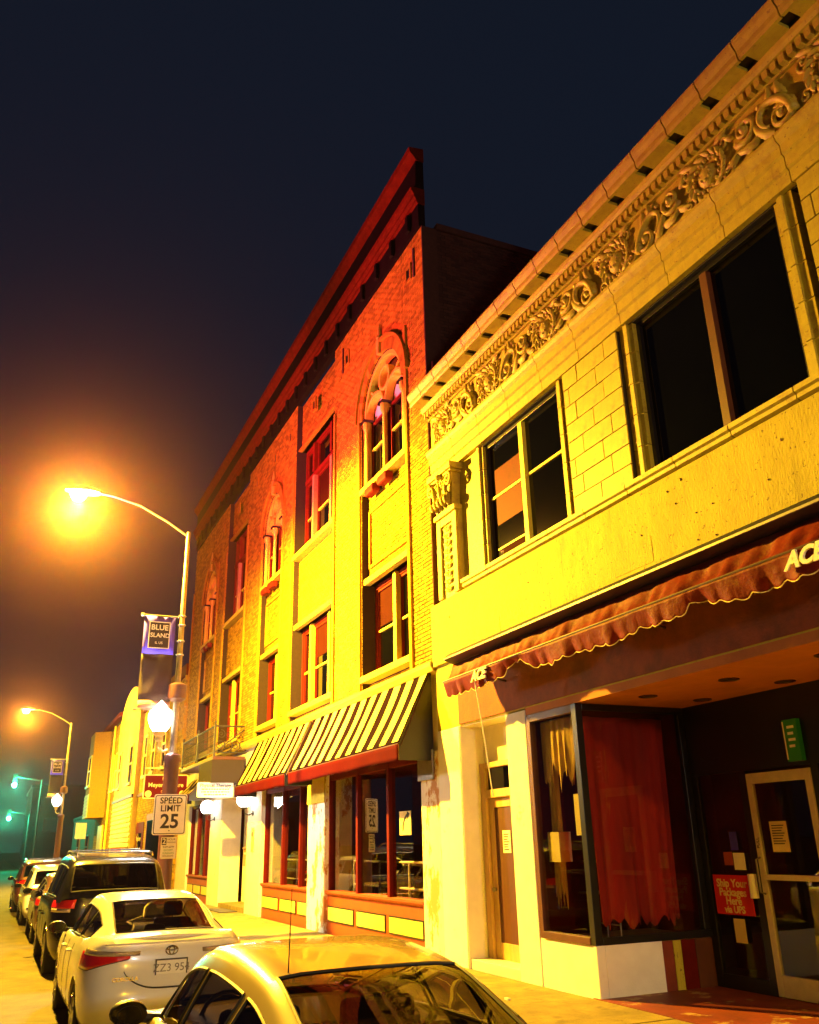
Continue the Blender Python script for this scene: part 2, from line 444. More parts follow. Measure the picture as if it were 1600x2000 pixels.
# door alcove
al = MB()
al.box(TPIER, TPIER + 0.02, 0.0, 0.45, 0.16, 3.6)
al.box(TPIER, -11.0, 0.40, 0.45, 3.02, 3.6)
al.box(TPIER, -11.0, 0.02, 0.40, 3.58, 3.62)
al.build("alcove_lining", M["cream_paint"], tb)
box("doorstep", M["cream_paint"], tb, TPIER + 0.02, -11.0, 0.02, 0.55, 0.16, 0.30, 0.01)
dr = MB(); dr.box(-12.40, -12.27, 0.30, 0.45, 0.3, 3.02).box(-11.12, -11.0, 0.30, 0.45, 0.3, 3.02)
dr.box(-12.27, -11.12, 0.30, 0.45, 2.94, 3.02).box(-12.27, -11.12, 0.30, 0.45, 2.50, 2.62)
dframe = dr.build("door_frame", M["wood_tan"], tb, bevel=0.006)
box("transom_pane", M["night_glass"], tb, -12.27, -11.12, 0.37, 0.39, 2.62, 2.94)
dd = MB(); dd.box(-12.26, -12.12, 0.35, 0.40, 0.3, 2.5).box(-11.27, -11.13, 0.35, 0.40, 0.3, 2.5)
dd.box(-12.12, -11.27, 0.35, 0.40, 2.36, 2.5).box(-12.12, -11.27, 0.35, 0.40, 0.3, 0.52)
sdoor = dd.build("door", M["wood_tan"], tb, bevel=0.006)
box("door_panel", M["wood_brown"], sdoor, -12.12, -11.27, 0.365, 0.385, 0.52, 2.36)
MB().lathe([(0.0, -0.06), (0.028, -0.055), (0.033, -0.03), (0.014, -0.01), (0.03, 0.0)], (-12.17, 0.35, 1.22), 12, 'y').build("handle", M["steel"], sdoor, True)
nt_ = MB().box(-11.90, -11.68, 0.355, 0.363, 1.72, 2.03).build("paper_notice", M["paper"])
tag(nt_, "white notice taped on the brown side door", "notice")
nl = MB()
for k in range(7): nl.box(-11.87, -11.72 - 0.02 * (k % 3), 0.352, 0.3545, 1.97 - 0.035 * k, 1.985 - 0.035 * k)
nl.build("print", M["ink"], nt_)
# --- display window at the corner of the entrance
DX0, DX1, DZ0, DZ1, RY = -10.46, -9.28, 0.76, 3.5, 1.72
bk = MB(); bk.box(-10.47, -9.27, 0.0, 0.12, 0.16, 0.74).box(-9.39, -9.27, 0.12, 0.95, 0.16, 0.74)
bk.build("bulkhead", M["white_paint"], tb, bevel=0.012)
for k, (a, b_) in enumerate(((0.95, 1.12), (1.12, 1.24), (1.24, 1.45), (1.45, 1.72))):
    box("bulkhead_panel", (M["tile_red"], M["stucco"], M["frame_red"], M["frame_brown"])[k], tb, -9.38, -9.29 + 0.004 * k, a + 0.004, b_, 0.16, 0.72)
box("display_floor", M["wood_tan"], tb, -10.46, -9.30, 0.04, 1.72, 0.70, 0.745)
fr = MB()
fr.box(DX0, DX0 + 0.09, -0.005, 0.09, DZ0 - 0.03, DZ1).box(DX0 + 0.09, -9.36, -0.004, 0.085, DZ1 - 0.10, DZ1).box(DX0 + 0.09, -9.36, -0.02, 0.085, DZ0 - 0.03, DZ0 + 0.05)
fr.build("window_frame", M["frame_brown"], tb, bevel=0.005)
fb = MB()
fb.box(-9.36, -9.26, -0.01, 0.09, DZ0 - 0.03, DZ1).box(-9.34, -9.26, 0.09, RY, DZ1 - 0.08, DZ1).box(-9.35, -9.25, 0.09, RY, DZ0 - 0.03, DZ0 + 0.05)
fb.box(-9.34, -9.26, RY - 0.10, RY, DZ0 + 0.05, DZ1 - 0.08)
fb.build("corner_frame", M["frame_black"], tb, bevel=0.005)
box("pane", M["shop_glass"], tb, DX0 + 0.09, -9.36, 0.035, 0.043, DZ0 + 0.05, DZ1 - 0.10)
box("pane", M["shop_glass"], tb, -9.304, -9.296, 0.09, RY - 0.10, DZ0 + 0.05, DZ1 - 0.08)
# lining of the little display room
dl = MB(); dl.box(-10.50, -10.46, 0.1, 1.72, 0.7, 3.5).box(-10.46, -9.34, 1.70, 1.72, 0.745, 3.5).box(-10.46, -9.34, 0.09, 1.70, 3.46, 3.5)
dl.build("display_lining", M["frame_red"], tb)
# drapes
def drape(name, mat_, p0, p1, z0, z1, amp, folds, ragged, label, cat, seed, group=None, lean=0.0, flare=False):
    rnd = random.Random(seed)
    ph = [rnd.uniform(0, 6.3) for _ in range(4)]
    rows = []
    nx, nz = 46, 22
    a = Vector(p0); b_ = Vector(p1); d = (b_ - a); nrm = Vector((d.y, -d.x, 0)).normalized()
    cut = [ragged * (0.5 + 0.5 * math.sin(k * 0.9 + ph[0]) * math.sin(k * 0.37 + ph[1])) for k in range(nx + 1)]
    for i_ in range(nz + 1):
        t = i_ / nz; row = []
        for k in range(nx + 1):
            s = k / nx
            w = amp * (0.35 + 0.65 * t) * (math.sin(folds * 6.283 * s + ph[2] + 0.8 * t) + 0.4 * math.sin(folds * 2.3 * 6.283 * s + ph[3]))
            pz = z1 + (z0 + cut[k] - z1) * t
            se = 0.35 + 0.2 * t + (s - 0.5) * (0.10 + 0.85 * t) + 0.03 * math.sin(9 * t + 5 * s) if flare else s + lean * t * (0.5 - s)
            q = a + d * se + nrm * w
            row.append((q.x, q.y, pz))
        rows.append(row)
    o = MB().grid(rows).build(name, mat_, None, smooth=True, fix=False)
    sm = o.modifiers.new("thick", 'SOLIDIFY'); sm.thickness = 0.006
    return tag(o, label, cat, group)
drape("drape", M["curtain_tan"], (-10.38, 0.18, 0), (-9.42, 0.16, 0), 2.45, 3.40, 0.025, 6, 0.45, "ragged tan cloth hanging in the top of the narrow display window", "curtain", 3)
drape("drape", M["curtain_tan"], (-10.37, 0.24, 0), (-10.12, 0.22, 0), 1.05, 3.40, 0.02, 3, 0.35, "long torn tan strip of cloth at the edge of the display window", "curtain", 5)
drape("drape", M["curtain_red"], (-9.42, 0.16, 0), (-9.44, 1.50, 0), 0.85, 3.36, 0.06, 2.6, 0.16, "big red stained cloth drape filling the entrance side display window", "curtain", 9, lean=0.06)
for nm, x0, x1, z0, z1, m_, lb in (("paper_sheet", -9.62, -9.40, 1.93, 2.42, "paper_yellow", "pale sheet taped inside the narrow display window"),
                                   ("cardboard_box", -10.28, -10.02, 1.62, 1.98, "paper_yellow", "small pale carton standing in the narrow display window")):
    o = MB().box(x0, x1, 0.10, 0.105 if nm == "paper_sheet" else 0.28, z0, z1).build(nm, M[m_])
    tag(o, lb, "paper" if nm == "paper_sheet" else "box")
stand = thing("display_stand", "thin metal display rack behind the narrow shop window", "rack", (-9.9, 0.6, 0.745))
mb = MB()
for q in (-0.3, 0.05, 0.32): mb.tube([(q, 0, 0), (q, 0, 0.87)], 0.012, 6)
for q in (0.15, 0.5, 0.87): mb.tube([(-0.3, 0, q), (0.32, 0, q)], 0.010, 6)
mb.build("rack_frame", M["steel"], stand)
MB().box(-0.3, 0.32, -0.15, 0.15, 0.49, 0.51).box(-0.3, 0.32, -0.15, 0.15, 0.86, 0.88).build("shelf", M["wood_brown"], stand)

# --- recessed entrance
E1 = -3.6
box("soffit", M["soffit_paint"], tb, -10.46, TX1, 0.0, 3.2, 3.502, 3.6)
for (cx, cy) in ((-8.54, 0.57), (-7.29, 0.68), (-8.57, 1.45), (-7.2, 1.42), (-5.9, 0.6), (-5.8, 1.42), (-4.5, 0.6), (-4.5, 1.42)):
    can = MB().lathe([(0.095, 0.0), (0.115, 0.0), (0.115, -0.012), (0.095, -0.014), (0.085, -0.002)], (cx, cy, 3.502), 18, caps=False).build("downlight", M["steel_dark"], tb, True)
    MB().lathe([(0.0, -0.003), (0.096, -0.003)], (cx, cy, 3.502), 18, caps=False).build("bulb_recess", M["frame_black"], can)
box("entrance_floor", M["tile_red"], tb, -9.39, E1, -0.02, 3.2, 0.10, 0.188)
box("back_wall", M["frame_black"], tb, -9.30, E1, RY, RY + 0.06, 2.62, 3.5)
bw = MB(); bw.box(-9.30, -9.16, RY, RY + 0.06, 0.18, 2.62).box(-8.43, -8.32, RY, RY + 0.07, 0.18, 2.62).box(-9.16, -8.43, RY, RY + 0.05, 0.18, 0.34)
bw.build("sidelight_frame", M["frame_black"], tb, bevel=0.004)
box("pane", M["shop_glass"], tb, -9.16, -8.43, RY + 0.02, RY + 0.028, 0.34, 2.62)
# glazed door of the store
ed = MB(); ed.box(-8.30, -8.215, RY - 0.02, RY + 0.03, 0.2, 2.58).box(-7.42, -7.335, RY - 0.02, RY + 0.03, 0.2, 2.58)
ed.box(-8.215, -7.42, RY - 0.018, RY + 0.03, 2.46, 2.58).box(-8.215, -7.42, RY - 0.018, RY + 0.03, 0.2, 0.42)
edoor = ed.build("entrance_door", M["aluminium"], tb, bevel=0.004)
box("pane", M["shop_glass"], edoor, -8.215, -7.42, RY, RY + 0.008, 0.42, 2.46)
MB().box(-8.215, -7.42, RY - 0.05, RY - 0.02, 1.40, 1.46).build("push_bar", M["aluminium"], edoor, bevel=0.004)
MB().tube([(-8.26, RY - 0.02, 1.25), (-8.26, RY - 0.09, 1.27), (-8.26, RY - 0.09, 1.62), (-8.26, RY - 0.02, 1.64)], 0.012, 8).build("handle", M["steel"], edoor, True)
text("lettering", "PULL", 0.055, (-8.257, RY - 0.023, 1.80), M["ink"], edoor, roll=R(90))
for xx in (-7.33, -5.6): box("door_jamb", M["frame_black"], tb, xx, xx + 0.1, RY, RY + 0.06, 0.18, 2.62)
box("pane", M["shop_glass"], tb, -7.23, -5.6, RY + 0.02, RY + 0.028, 0.34, 2.62)
box("pane", M["shop_glass"], tb, -5.5, E1, RY + 0.02, RY + 0.028, 0.34, 2.62)
box("shop_interior", M["dark_room"], tb, -10.4, E1, 3.1, 3.2, 0.18, 3.5)
box("right_display", M["cream_paint"], tb, E1, TX1, 0.0, 3.2, 0.16, 3.5)
# things on the entrance
ss = MB().box(-9.09, -8.48, RY - 0.022, RY - 0.008, 1.0, 1.44).build("shipping_sign", M["sign_red"])
tag(ss, "red sign about shipping packages on the glass beside the store door", "sign")
for s_, zz, sz in (("Ship Your", 1.345, 0.125), ("Packages", 1.245, 0.125), ("Here", 1.15, 0.125), ("via UPS", 1.055, 0.11)):
    text("lettering", s_, sz, (-8.785, RY - 0.024, zz), M["sign_gold"], ss, bold=0.003)
tag(MB().box(-8.84, -8.66, RY - 0.02, RY - 0.015, 0.70, 0.96).build("paper_note", M["paper_yellow"]), "yellow note under the red shipping sign", "note")
pn = tag(MB().box(-8.05, -7.80, RY - 0.014, RY - 0.006, 1.70, 2.03).build("paper_notice", M["paper_yellow"]), "typed paper notice on the store door glass", "notice")
nl = MB()
for k in range(8): nl.box(-8.02, -7.84 - 0.02 * (k % 3), RY - 0.017, RY - 0.0145, 1.98 - 0.028 * k, 1.99 - 0.028 * k)
nl.build("print", M["ink"], pn)
tag(MB().box(-8.72, -8.60, RY - 0.014, RY - 0.006, 1.72, 1.93).build("sticker", M["banner_blue"]), "small blue sticker on the glass beside the store door", "sticker")
tag(MB().box(-8.70, -8.52, RY - 0.014, RY - 0.006, 1.50, 1.69).build("sticker", M["paper"]), "white square sticker on the glass above the red shipping sign", "sticker")
tag(MB().box(-8.86, -8.72, RY - 0.014, RY - 0.006, 1.55, 1.70).build("sticker", M["bulkhead_orange"]), "orange sticker on the glass beside the store door", "sticker")
tag(MB().lathe([(0.0, 0.0), (0.05, 0.0), (0.05, 0.26), (0.0, 0.26)], (-8.40, RY - 0.055, 1.2), 14).build("mail_tube", M["paper"], None, True), "white rolled mail tube fixed beside the red shipping sign", "tube")
gs = tag(MB().box(-7.56, -7.36, RY - 0.07, RY - 0.005, 2.66, 3.12).build("hanging_plaque", M["sign_green"]), "small green plaque above the store door", "sign")
gl = MB()
for k in range(4): gl.box(-7.50, -7.40 - 0.02 * (k % 2), RY - 0.074, RY - 0.0705, 3.02 - 0.07 * k, 3.05 - 0.07 * k)
gl.build("print", M["paper"], gs)
MB().tube([(-7.54, RY - 0.085, 2.68), (-7.54, RY - 0.085, 3.10)], 0.008, 6).build("edge_tube", M["paper"], gs)
# litter on the pavement
tag(MB().box(-9.9, -9.82, -0.9, -0.86, 0.181, 0.20).build("litter", M["paper"]), "crumpled white carton lying on the sidewalk by the entrance", "litter")

# --- upper storey: windows between ashlar piers
WZ0, WZ1 = 5.88, 8.0
sill = MB().prism_x([(-0.03, 5.72), (-0.10, 5.745), (-0.10, 5.79), (-0.13, 5.81), (-0.13, 5.87), (0.3, 5.885), (0.3, 5.72)], 0, 1)
x = -11.98
prof = [(-0.02, 5.722), (-0.09, 5.745), (-0.09, 5.79), (-0.12, 5.81), (-0.12, 5.865), (0.3, 5.88), (0.3, 5.722)]
while x < TX1:
    x2 = min(x + 0.86, TX1)
    MB().prism_x(prof, x + 0.007, x2 - 0.007, random.random()).build("sill_block", M["terracotta"], tb)
    x = x2
box("sill_joint", M["terracotta_joint"], tb, -11.97, TX1 - 0.01, 0.0, 0.3, 5.722, 5.86)
WINS = ((-11.33, -9.13), (-7.38, -5.03), (-3.2, -0.9))
PIERS = ((-8.88, -7.64), (-4.68, -3.46))
bb = {}
def block(w, h, d, tone):
    k = (round(w, 3), round(h, 3), tone)
    if k not in bb:
        bb[k] = MB().box(0.008, w - 0.008, 0, d, 0.008, h - 0.008, tone, back=False).mesh("ashlar_block", M["terracotta"])
    return bb[k]
for px0, px1 in PIERS:
    box("pier_core", M["terracotta_joint"], tb, px0, px1, 0.018, 0.5, WZ0, 8.02)
    nC = 8; ch = (8.02 - 5.885) / nC
    for r_ in range(nC):
        x = px0; first = True; off = (0.0, 0.42, 0.2, 0.55)[r_ % 4] * 0.62
        while x < px1 - 0.01:
            w = off if (first and off > 0.05) else 0.62
            first = False
            if px1 - (x + w) < 0.12: w = px1 - x
            o = inst("ashlar_block", block(w, ch, 0.03, random.choice((0.1, 0.3, 0.5, 0.7, 0.9))), tb, (x, random.uniform(-0.004, 0.002), 5.885 + r_ * ch))
            x += w
# window surrounds
for wi, (wx0, wx1) in enumerate(WINS):
    nseg = 5
    for side in (0, 1):
        for k in range(nseg):
            z0 = WZ0 + (WZ1 + 0.02 - WZ0) * k / nseg; z1 = WZ0 + (WZ1 + 0.02 - WZ0) * (k + 1) / nseg
            mb = MB()
            a = wx0 - 0.24 if side == 0 else wx1
            for q, (o0, o1, yy) in enumerate(((0.0, 0.10, 0.05), (0.10, 0.17, 0.02), (0.17, 0.24, 0.06))):
                lo, hi = (a + o0, a + o1) if side == 0 else (a + 0.24 - o1, a + 0.24 - o0)
                mb.box(lo, hi, yy, 0.5, z0 + 0.006, z1 - 0.006, random.random())
            mb.build("jamb_block", M["terracotta"], tb)
    # frame and sashes
    mid = wx0 + (wx1 - wx0) * (0.50 if wi == 0 else 0.52)
    fm = MB(); fm.box(wx0, wx0 + 0.06, 0.12, 0.22, WZ0, WZ1).box(wx1 - 0.06, wx1, 0.12, 0.22, WZ0, WZ1).box(wx0 + 0.06, wx1 - 0.06, 0.12, 0.22, WZ1 - 0.06, WZ1).box(wx0 + 0.06, wx1 - 0.06, 0.12, 0.22, WZ0, WZ0 + 0.05)
    fr_ = fm.build("window_frame", M["frame_black"], tb, bevel=0.004)
    box("mullion", M["tracery_paint"] if wi == 0 else M["frame_brown"], fr_, mid - 0.055, mid + 0.055, 0.10, 0.22, WZ0 + 0.05, WZ1 - 0.06, 0.004)
    for a, b_ in ((wx0 + 0.06, mid - 0.055), (mid + 0.055, wx1 - 0.06)):
        box("pane", M["night_glass"], fr_, a, b_, 0.17, 0.18, WZ0 + 0.05, WZ1 - 0.06)
        if wi == 0:
            MB().box(a, b_, 0.145, 0.169, 7.02, 7.06).build("meeting_rail", M["tracery_paint"], fr_)
            if a < -10.8:
                MB().box(a + 0.1, b_, 0.15, 0.168, 6.14, 6.17).build("blind_rail", M["tracery_paint"], fr_)
                MB().box(a + 0.25, b_ - 0.02, 0.155, 0.1675, 5.93, 6.13).build("blind", M["window_shade"], fr_)
                MB().box(a + 0.12, b_ - 0.03, 0.160, 0.1685, 6.55, 7.02).build("curtain_panel", M["frame_red"], fr_)
                MB().box(a + 0.12, b_ - 0.03, 0.158, 0.167, 7.08, 7.5).build("curtain_panel", M["frame_red"], fr_)
        else:
            pass
box("window_head", M["terracotta_joint"], tb, -11.6, TX1, 0.06, 0.5, 8.0, 8.06)
# wall left of first window, behind the pilaster, and the right end
box("corner_wall", M["terracotta"], tb, TX0, -11.57, 0.06, 0.5, 5.72, 8.03)
box("corner_wall", M["terracotta"], tb, -0.66, TX1, 0.02, 0.5, 5.72, 8.03)

# --- ornament library (local x right, z up, viewer at -y)
def spiral(mb, cx, cz, r0, turns, start, w0, w1, y=0.0, cw=1, n=None, lift=0.02):
    n = n or int(14 * turns) + 6
    pts = []
    for k in range(n + 1):
        t = k / n; a = start + cw * 6.283 * turns * t; r_ = r0 * (1 - 0.9 * t)
        pts.append((cx + r_ * math.cos(a), y - lift * t, cz + r_ * math.sin(a)))
    mb.tube(pts, w0, 6, w1)
    mb.lathe([(0.0, -w1 * 2.2), (w1 * 1.6, -w1 * 1.4), (w1 * 1.9, 0.0)], pts[-1], 8, 'y')
def leaf(mb, bx, bz, ang, ln, wd, curl=0.6, y=0.0, bulge=0.035):
    rows = []; nl_, nw = 7, 4
    ax, az, a = bx, bz, ang
    for k in range(nl_ + 1):
        t = k / nl_
        w = wd * (math.sin(math.pi * min(1, t * 0.9 + 0.1)) ** 0.7) * (1 - 0.25 * (k % 2))
        row = []
        for j in range(nw + 1):
            s = j / nw * 2 - 1
            row.append((ax - math.sin(a) * w * s, y - bulge * (1 - s * s) * (0.4 + 0.6 * math.sin(math.pi * t)) - 0.02 * t, az + math.cos(a) * w * s))
        rows.append(row)
        ax += math.cos(a) * ln / nl_; az += math.sin(a) * ln / nl_; a += curl / nl_
    mb.grid(rows)
def ball(mb, x, z, r_, y=0.0):
    mb.lathe([(0.001, -r_), (r_ * 0.6, -r_ * 0.8), (r_ * 0.95, -r_ * 0.3), (r_, 0.02)], (x, y, z), 9, 'y', caps=False)

s1 = MB()    # leafy beast scroll, 0.9 wide 0.58 high
pts = [(-0.36 + 0.30 * (1 - math.cos(t)) * 0.5 + 0.20 * t / 6.28 * 1.0, -0.03, -0.20 + 0.24 * math.sin(t * 0.9) + 0.06 * t) for t in [k * 0.25 for k in range(20)]]
s1.tube(pts, 0.055, 8, 0.02)
spiral(s1, -0.22, -0.10, 0.15, 1.6, 2.6, 0.035, 0.014, -0.02)
spiral(s1, 0.24, 0.10, 0.16, 1.7, -0.6, 0.038, 0.014, -0.02, cw=-1)
for (bx, bz, an, ln, wd, cu) in ((-0.38, -0.2, 1.2, 0.34, 0.07, -1.0), (-0.1, -0.22, 0.5, 0.36, 0.075, 0.9), (0.05, -0.1, -0.5, 0.34, 0.07, 1.2), (0.1, 0.05, 1.3, 0.26, 0.06, -1.1),
                                 (0.32, -0.05, -0.9, 0.26, 0.06, 0.9), (-0.3, 0.08, 0.9, 0.26, 0.06, 0.9), (-0.05, 0.1, 2.2, 0.26, 0.06, -0.8), (0.38, 0.16, 0.2, 0.16, 0.05, 1.0)):
    leaf(s1, bx, bz, an, ln, wd, cu, -0.01)
ball(s1, -0.22, -0.10, 0.05, -0.03); ball(s1, 0.24, 0.10, 0.05, -0.03); ball(s1, 0.02, 0.2, 0.035, -0.02)
SCROLL = s1.mesh("frieze_scroll", M["terracotta"], True)
w1 = MB()    # wreath and shield
for k in range(16):
    a = k * 6.283 / 16
    leaf(w1, 0.20 * math.cos(a), 0.20 * math.sin(a), a + 1.0, 0.13, 0.035, 0.8, -0.02, 0.025)
    ball(w1, 0.175 * math.cos(a), 0.175 * math.sin(a), 0.026, -0.02)
w1.lathe([(0.0, -0.07), (0.05, -0.065), (0.09, -0.045), (0.12, -0.02), (0.13, 0.01)], (0, 0, 0), 14, 'y', caps=False)
for sx in (-1, 1):
    for sz in (-1, 1):
        spiral(w1, 0.26 * sx, 0.17 * sz, 0.085, 1.4, 1.2 * sx, 0.02, 0.009, -0.015, cw=sx * sz)
        leaf(w1, 0.14 * sx, 0.22 * sz, (0.5 if sx > 0 else 2.6) * sz, 0.2, 0.05, -0.6 * sx * sz, -0.01)
for k in range(8):
    ball(w1, 0.07 * math.cos(k * 0.785), 0.07 * math.sin(k * 0.785), 0.016, -0.055)
WREATH = w1.mesh("frieze_wreath", M["terracotta"], True)

# --- entablature
ar = MB()
ARCH = [(0.02, 8.02), (-0.02, 8.02), (-0.02, 8.17), (-0.05, 8.19), (-0.05, 8.33), (-0.08, 8.35), (-0.08, 8.46), (-0.12, 8.50), (-0.14, 8.55), (-0.14, 8.59), (0.3, 8.60), (0.3, 8.02)]
x = TX0 - 0.02
while x < TX1:
    x2 = min(x + 0.93, TX1)
    if TX1 - x2 < 0.3: x2 = TX1
    MB().prism_x(ARCH, x + 0.006, x2 - 0.006, random.random()).build("architrave_block", M["terracotta"], tb)
    x = x2
box("frieze", M["terracotta"], tb, TX0, TX1, -0.02, 0.3, 8.60, 9.27)
k = 0
x = -12.55
while x < 0.4:
    inst("frieze_wreath", WREATH, tb, (x, -0.02, 8.935), (0, 0.1 * (k % 3 - 1), 0), (1.15, 1.1, 1.18))
    if x + 0.85 < 0.4:
        inst("frieze_scroll", SCROLL, tb, (x + 0.86, -0.02, 8.93), (0, 0, 0), (1.05 if k % 2 else -1.05, 1.2, 1.02))
    x += 1.71; k += 1
MB().prism_x([(0.3, 9.27), (-0.06, 9.27), (-0.06, 9.285), (-0.075, 9.29), (-0.075, 9.40), (-0.16, 9.405), (-0.19, 9.44), (-0.20, 9.48), (-0.20, 9.50), (0.3, 9.50)], TX0 - 0.06, TX1).build("bed_moulding", M["terracotta"], tb)
den = MB().prism_y([(-0.032, 0.0), (0.032, 0.0), (0.036, 0.105), (-0.036, 0.105)], -0.07, 0.0).mesh("dentil", M["terracotta"])
k = 0
x = TX0 - 0.0
while x < TX1 - 0.05:
    inst("dentil", den, tb, (x, -0.073, 9.293)); x += 0.112
CROWN = [(-0.36, 9.50), (-0.40, 9.50), (-0.415, 9.54), (-0.42, 9.60), (-0.455, 9.66), (-0.47, 9.70), (-0.47, 9.735), (-0.36, 9.737)]
xk = -12.08 - 0.566 * 2
first = True
while xk < TX1:
    a, b_ = max(xk, TX0 - 0.08), min(xk + 0.566, TX1)
    if b_ - a > 0.1:
        mb = MB().prism_x(CROWN, a + 0.009, b_ - 0.009, random.random())
        cb = mb.build("crown_block", M["terracotta"], tb)
        MB().box(a + 0.075, b_ - 0.075, -0.36, -0.18, 9.50, 9.545, random.random()).build("soffit_panel", M["terracotta"], cb)
        MB().box(b_ - 0.10, b_ + 0.10 if b_ < TX1 else b_, -0.37, -0.19, 9.552, 9.60).build("bracket", M["frame_black"], cb)
    xk += 0.566
box("gutter_back", M["frame_black"], tb, TX0, TX1, -0.20, 0.3, 9.501, 9.735)

# --- corner pilaster with capital
def pilaster(px, par):
    w = 0.74
    p = MB(); p.box(px - w/2, px + w/2, -0.03, 0.06, 5.72, 7.25, 0.4)
    o = p.build("pilaster", M["terracotta"], par)
    e = MB()
    for a, b_ in ((-w/2, -w/2 + 0.15), (w/2 - 0.15, w/2)): e.box(px + a, px + b_, -0.075, -0.03, 5.74, 7.16, 0.7)
    e.box(px - w/2 + 0.15, px + w/2 - 0.15, -0.07, -0.03, 7.02, 7.16, 0.7).box(px - w/2 - 0.03, px + w/2 + 0.03, -0.11, 0.05, 7.17, 7.26)
    e.build("panel_border", M["terracotta"], o, bevel=0.008)
    cd = MB()
    for k in range(9):
        z = 5.82 + k * 0.135
        leaf(cd, -0.0, z, 1.57 + 0.9, 0.16, 0.045, 0.8, -0.035); leaf(cd, 0.0, z, 1.57 - 0.9, 0.16, 0.045, -0.8, -0.035)
        ball(cd, 0.0, z + 0.05, 0.035, -0.04)
        spiral(cd, 0.09 if k % 2 else -0.09, z + 0.07, 0.05, 1.2, 1.0, 0.014, 0.006, -0.035, cw=1 if k % 2 else -1)
    inst("candelabrum_relief", cd.mesh("candelabrum_relief", M["terracotta"], True), o, (px, 0, 0))
    c = MB(); c.prism_y([(px - 0.30, 7.26), (px + 0.30, 7.26), (px + 0.36, 7.85), (px - 0.36, 7.85)], -0.10, 0.06)
    c.box(px - 0.46, px + 0.46, -0.20, 0.06, 7.90, 8.015); c.box(px - 0.41, px + 0.41, -0.16, 0.06, 7.85, 7.90)
    cap = c.build("capital", M["terracotta"], par, bevel=0.01)
    lv = MB()
    for row, (z, n, ln) in enumerate(((7.28, 4, 0.26), (7.42, 3, 0.34), (7.30, 5, 0.16))):
        for k in range(n):
            leaf(lv, (k - (n-1)/2) * 0.6 / n, z - 7.26, 1.57 + (k - (n-1)/2) * -0.12, ln, 0.075, 0.1, -0.12 - 0.03 * row, 0.06)
    for sx in (-1, 1):
        spiral(lv, 0.33 * sx, 0.46, 0.12, 1.8, 1.57 if sx > 0 else 1.57, 0.035, 0.014, -0.17, cw=-sx)
        spiral(lv, 0.10 * sx, 0.47, 0.07, 1.4, 1.57, 0.02, 0.009, -0.17, cw=sx)
    ball(lv, 0.0, 0.60, 0.07, -0.18)
    inst("acanthus_leaves", lv.mesh("acanthus_leaves", M["terracotta"], True), cap, (px, 0, 7.26))
pilaster(-12.50, tb)
pilaster(0.3, tb)
# drain pipe between the two buildings
dp = thing("drain_pipe", "thin rusty drain pipe in the gap between the two tall facades", "pipe", (-13.14, 0.12, 5.72))
MB().tube([(0, 0, 0.01), (0, 0, 4.9)], 0.045, 8).build("pipe", M["steel_dark"], dp, True)
for z in (1.0, 2.6, 4.2): MB().lathe([(0.06, -0.03), (0.06, 0.03)], (0, 0, z), 10).build("bracket", M["steel_dark"], dp)

# ================================================================== retractable awning over the store
aw = thing("retractable_awning", "long rust red retracted shop awning with scalloped valance and white lettering", "awning", (0, 0, 0))
AX0, AX1 = -11.80, 0.55
MB().prism_x([(0.0, 4.70), (-0.30, 4.66), (-0.50, 4.58), (-0.56, 4.51), (-0.555, 4.485), (-0.42, 4.44), (0.0, 4.43)], AX0, AX1).build("hood", M["hood_metal"], aw)
MB().prism_x([(-0.555, 4.515), (-0.57, 4.515), (-0.57, 4.49), (-0.555, 4.487)], AX0, AX1).build("hood_lip", M["steel"], aw)
rnd = random.Random(4)
nx = 420
rows = []
ph = [rnd.uniform(0, 6.28) for _ in range(6)]
def fold(x_):
    return 0.5 * math.sin(x_ * 5.1 + ph[0]) * math.sin(x_ * 1.7 + ph[1]) + 0.35 * math.sin(x_ * 11.3 + ph[2]) * math.sin(x_ * 2.9 + ph[3]) + 0.2 * math.sin(x_ * 23 + ph[4])
for i_ in range(9):
    t = i_ / 8
    row = []
    for k in range(nx + 1):
        x_ = AX0 + (AX1 - AX0) * k / nx
        s_ = math.sin(math.pi * t)
        row.append((x_ + 0.05 * t, -0.40 - 0.195 * t + 0.055 * s_ * fold(x_ + 0.25 * t), 4.435 - 0.285 * t - (0.06 + 0.05 * fold(x_ * 1.3)) * s_ + 0.008 * t * fold(x_ * 0.45)))
    rows.append(row)
cv = MB().grid(rows).build("canopy", M["awning_red"], aw, smooth=True, fix=False)
cv.modifiers.new("thick", 'SOLIDIFY').thickness = 0.004
MB().tube([(AX0 + 0.03, -0.60, 4.15), (AX1, -0.60, 4.15)], 0.016, 8).build("front_bar", M["steel_dark"], aw, True)
rows = []
nz = 8
for i_ in range(nz + 1):
    t = i_ / nz; row = []
    for k in range(nx * 2 + 1):
        x_ = AX0 + 0.04 + (AX1 - AX0 - 0.04) * k / (nx * 2)
        sc_ = 0.032 * abs(math.sin((x_ - AX0) * math.pi / 0.20)) + 0.045 * fold(x_ * 0.7)
        gap = 0.12 * max(0, math.sin(x_ * 1.9 + 1.0)) ** 14 + 0.10 * max(0, math.sin(x_ * 1.13 + 0.2)) ** 30
        row.append((x_ + 0.012 * t * fold(x_ * 2.1), -0.606 + 0.07 * t + 0.055 * t * fold(x_), 4.14 + 0.008 * fold(x_ * 0.45) - (0.195 + sc_ - gap) * t))
    rows.append(row)
vl = MB().grid(rows).build("valance", M["awning_red"], aw, smooth=True, fix=False)
vl.modifiers.new("thick", 'SOLIDIFY').thickness = 0.004
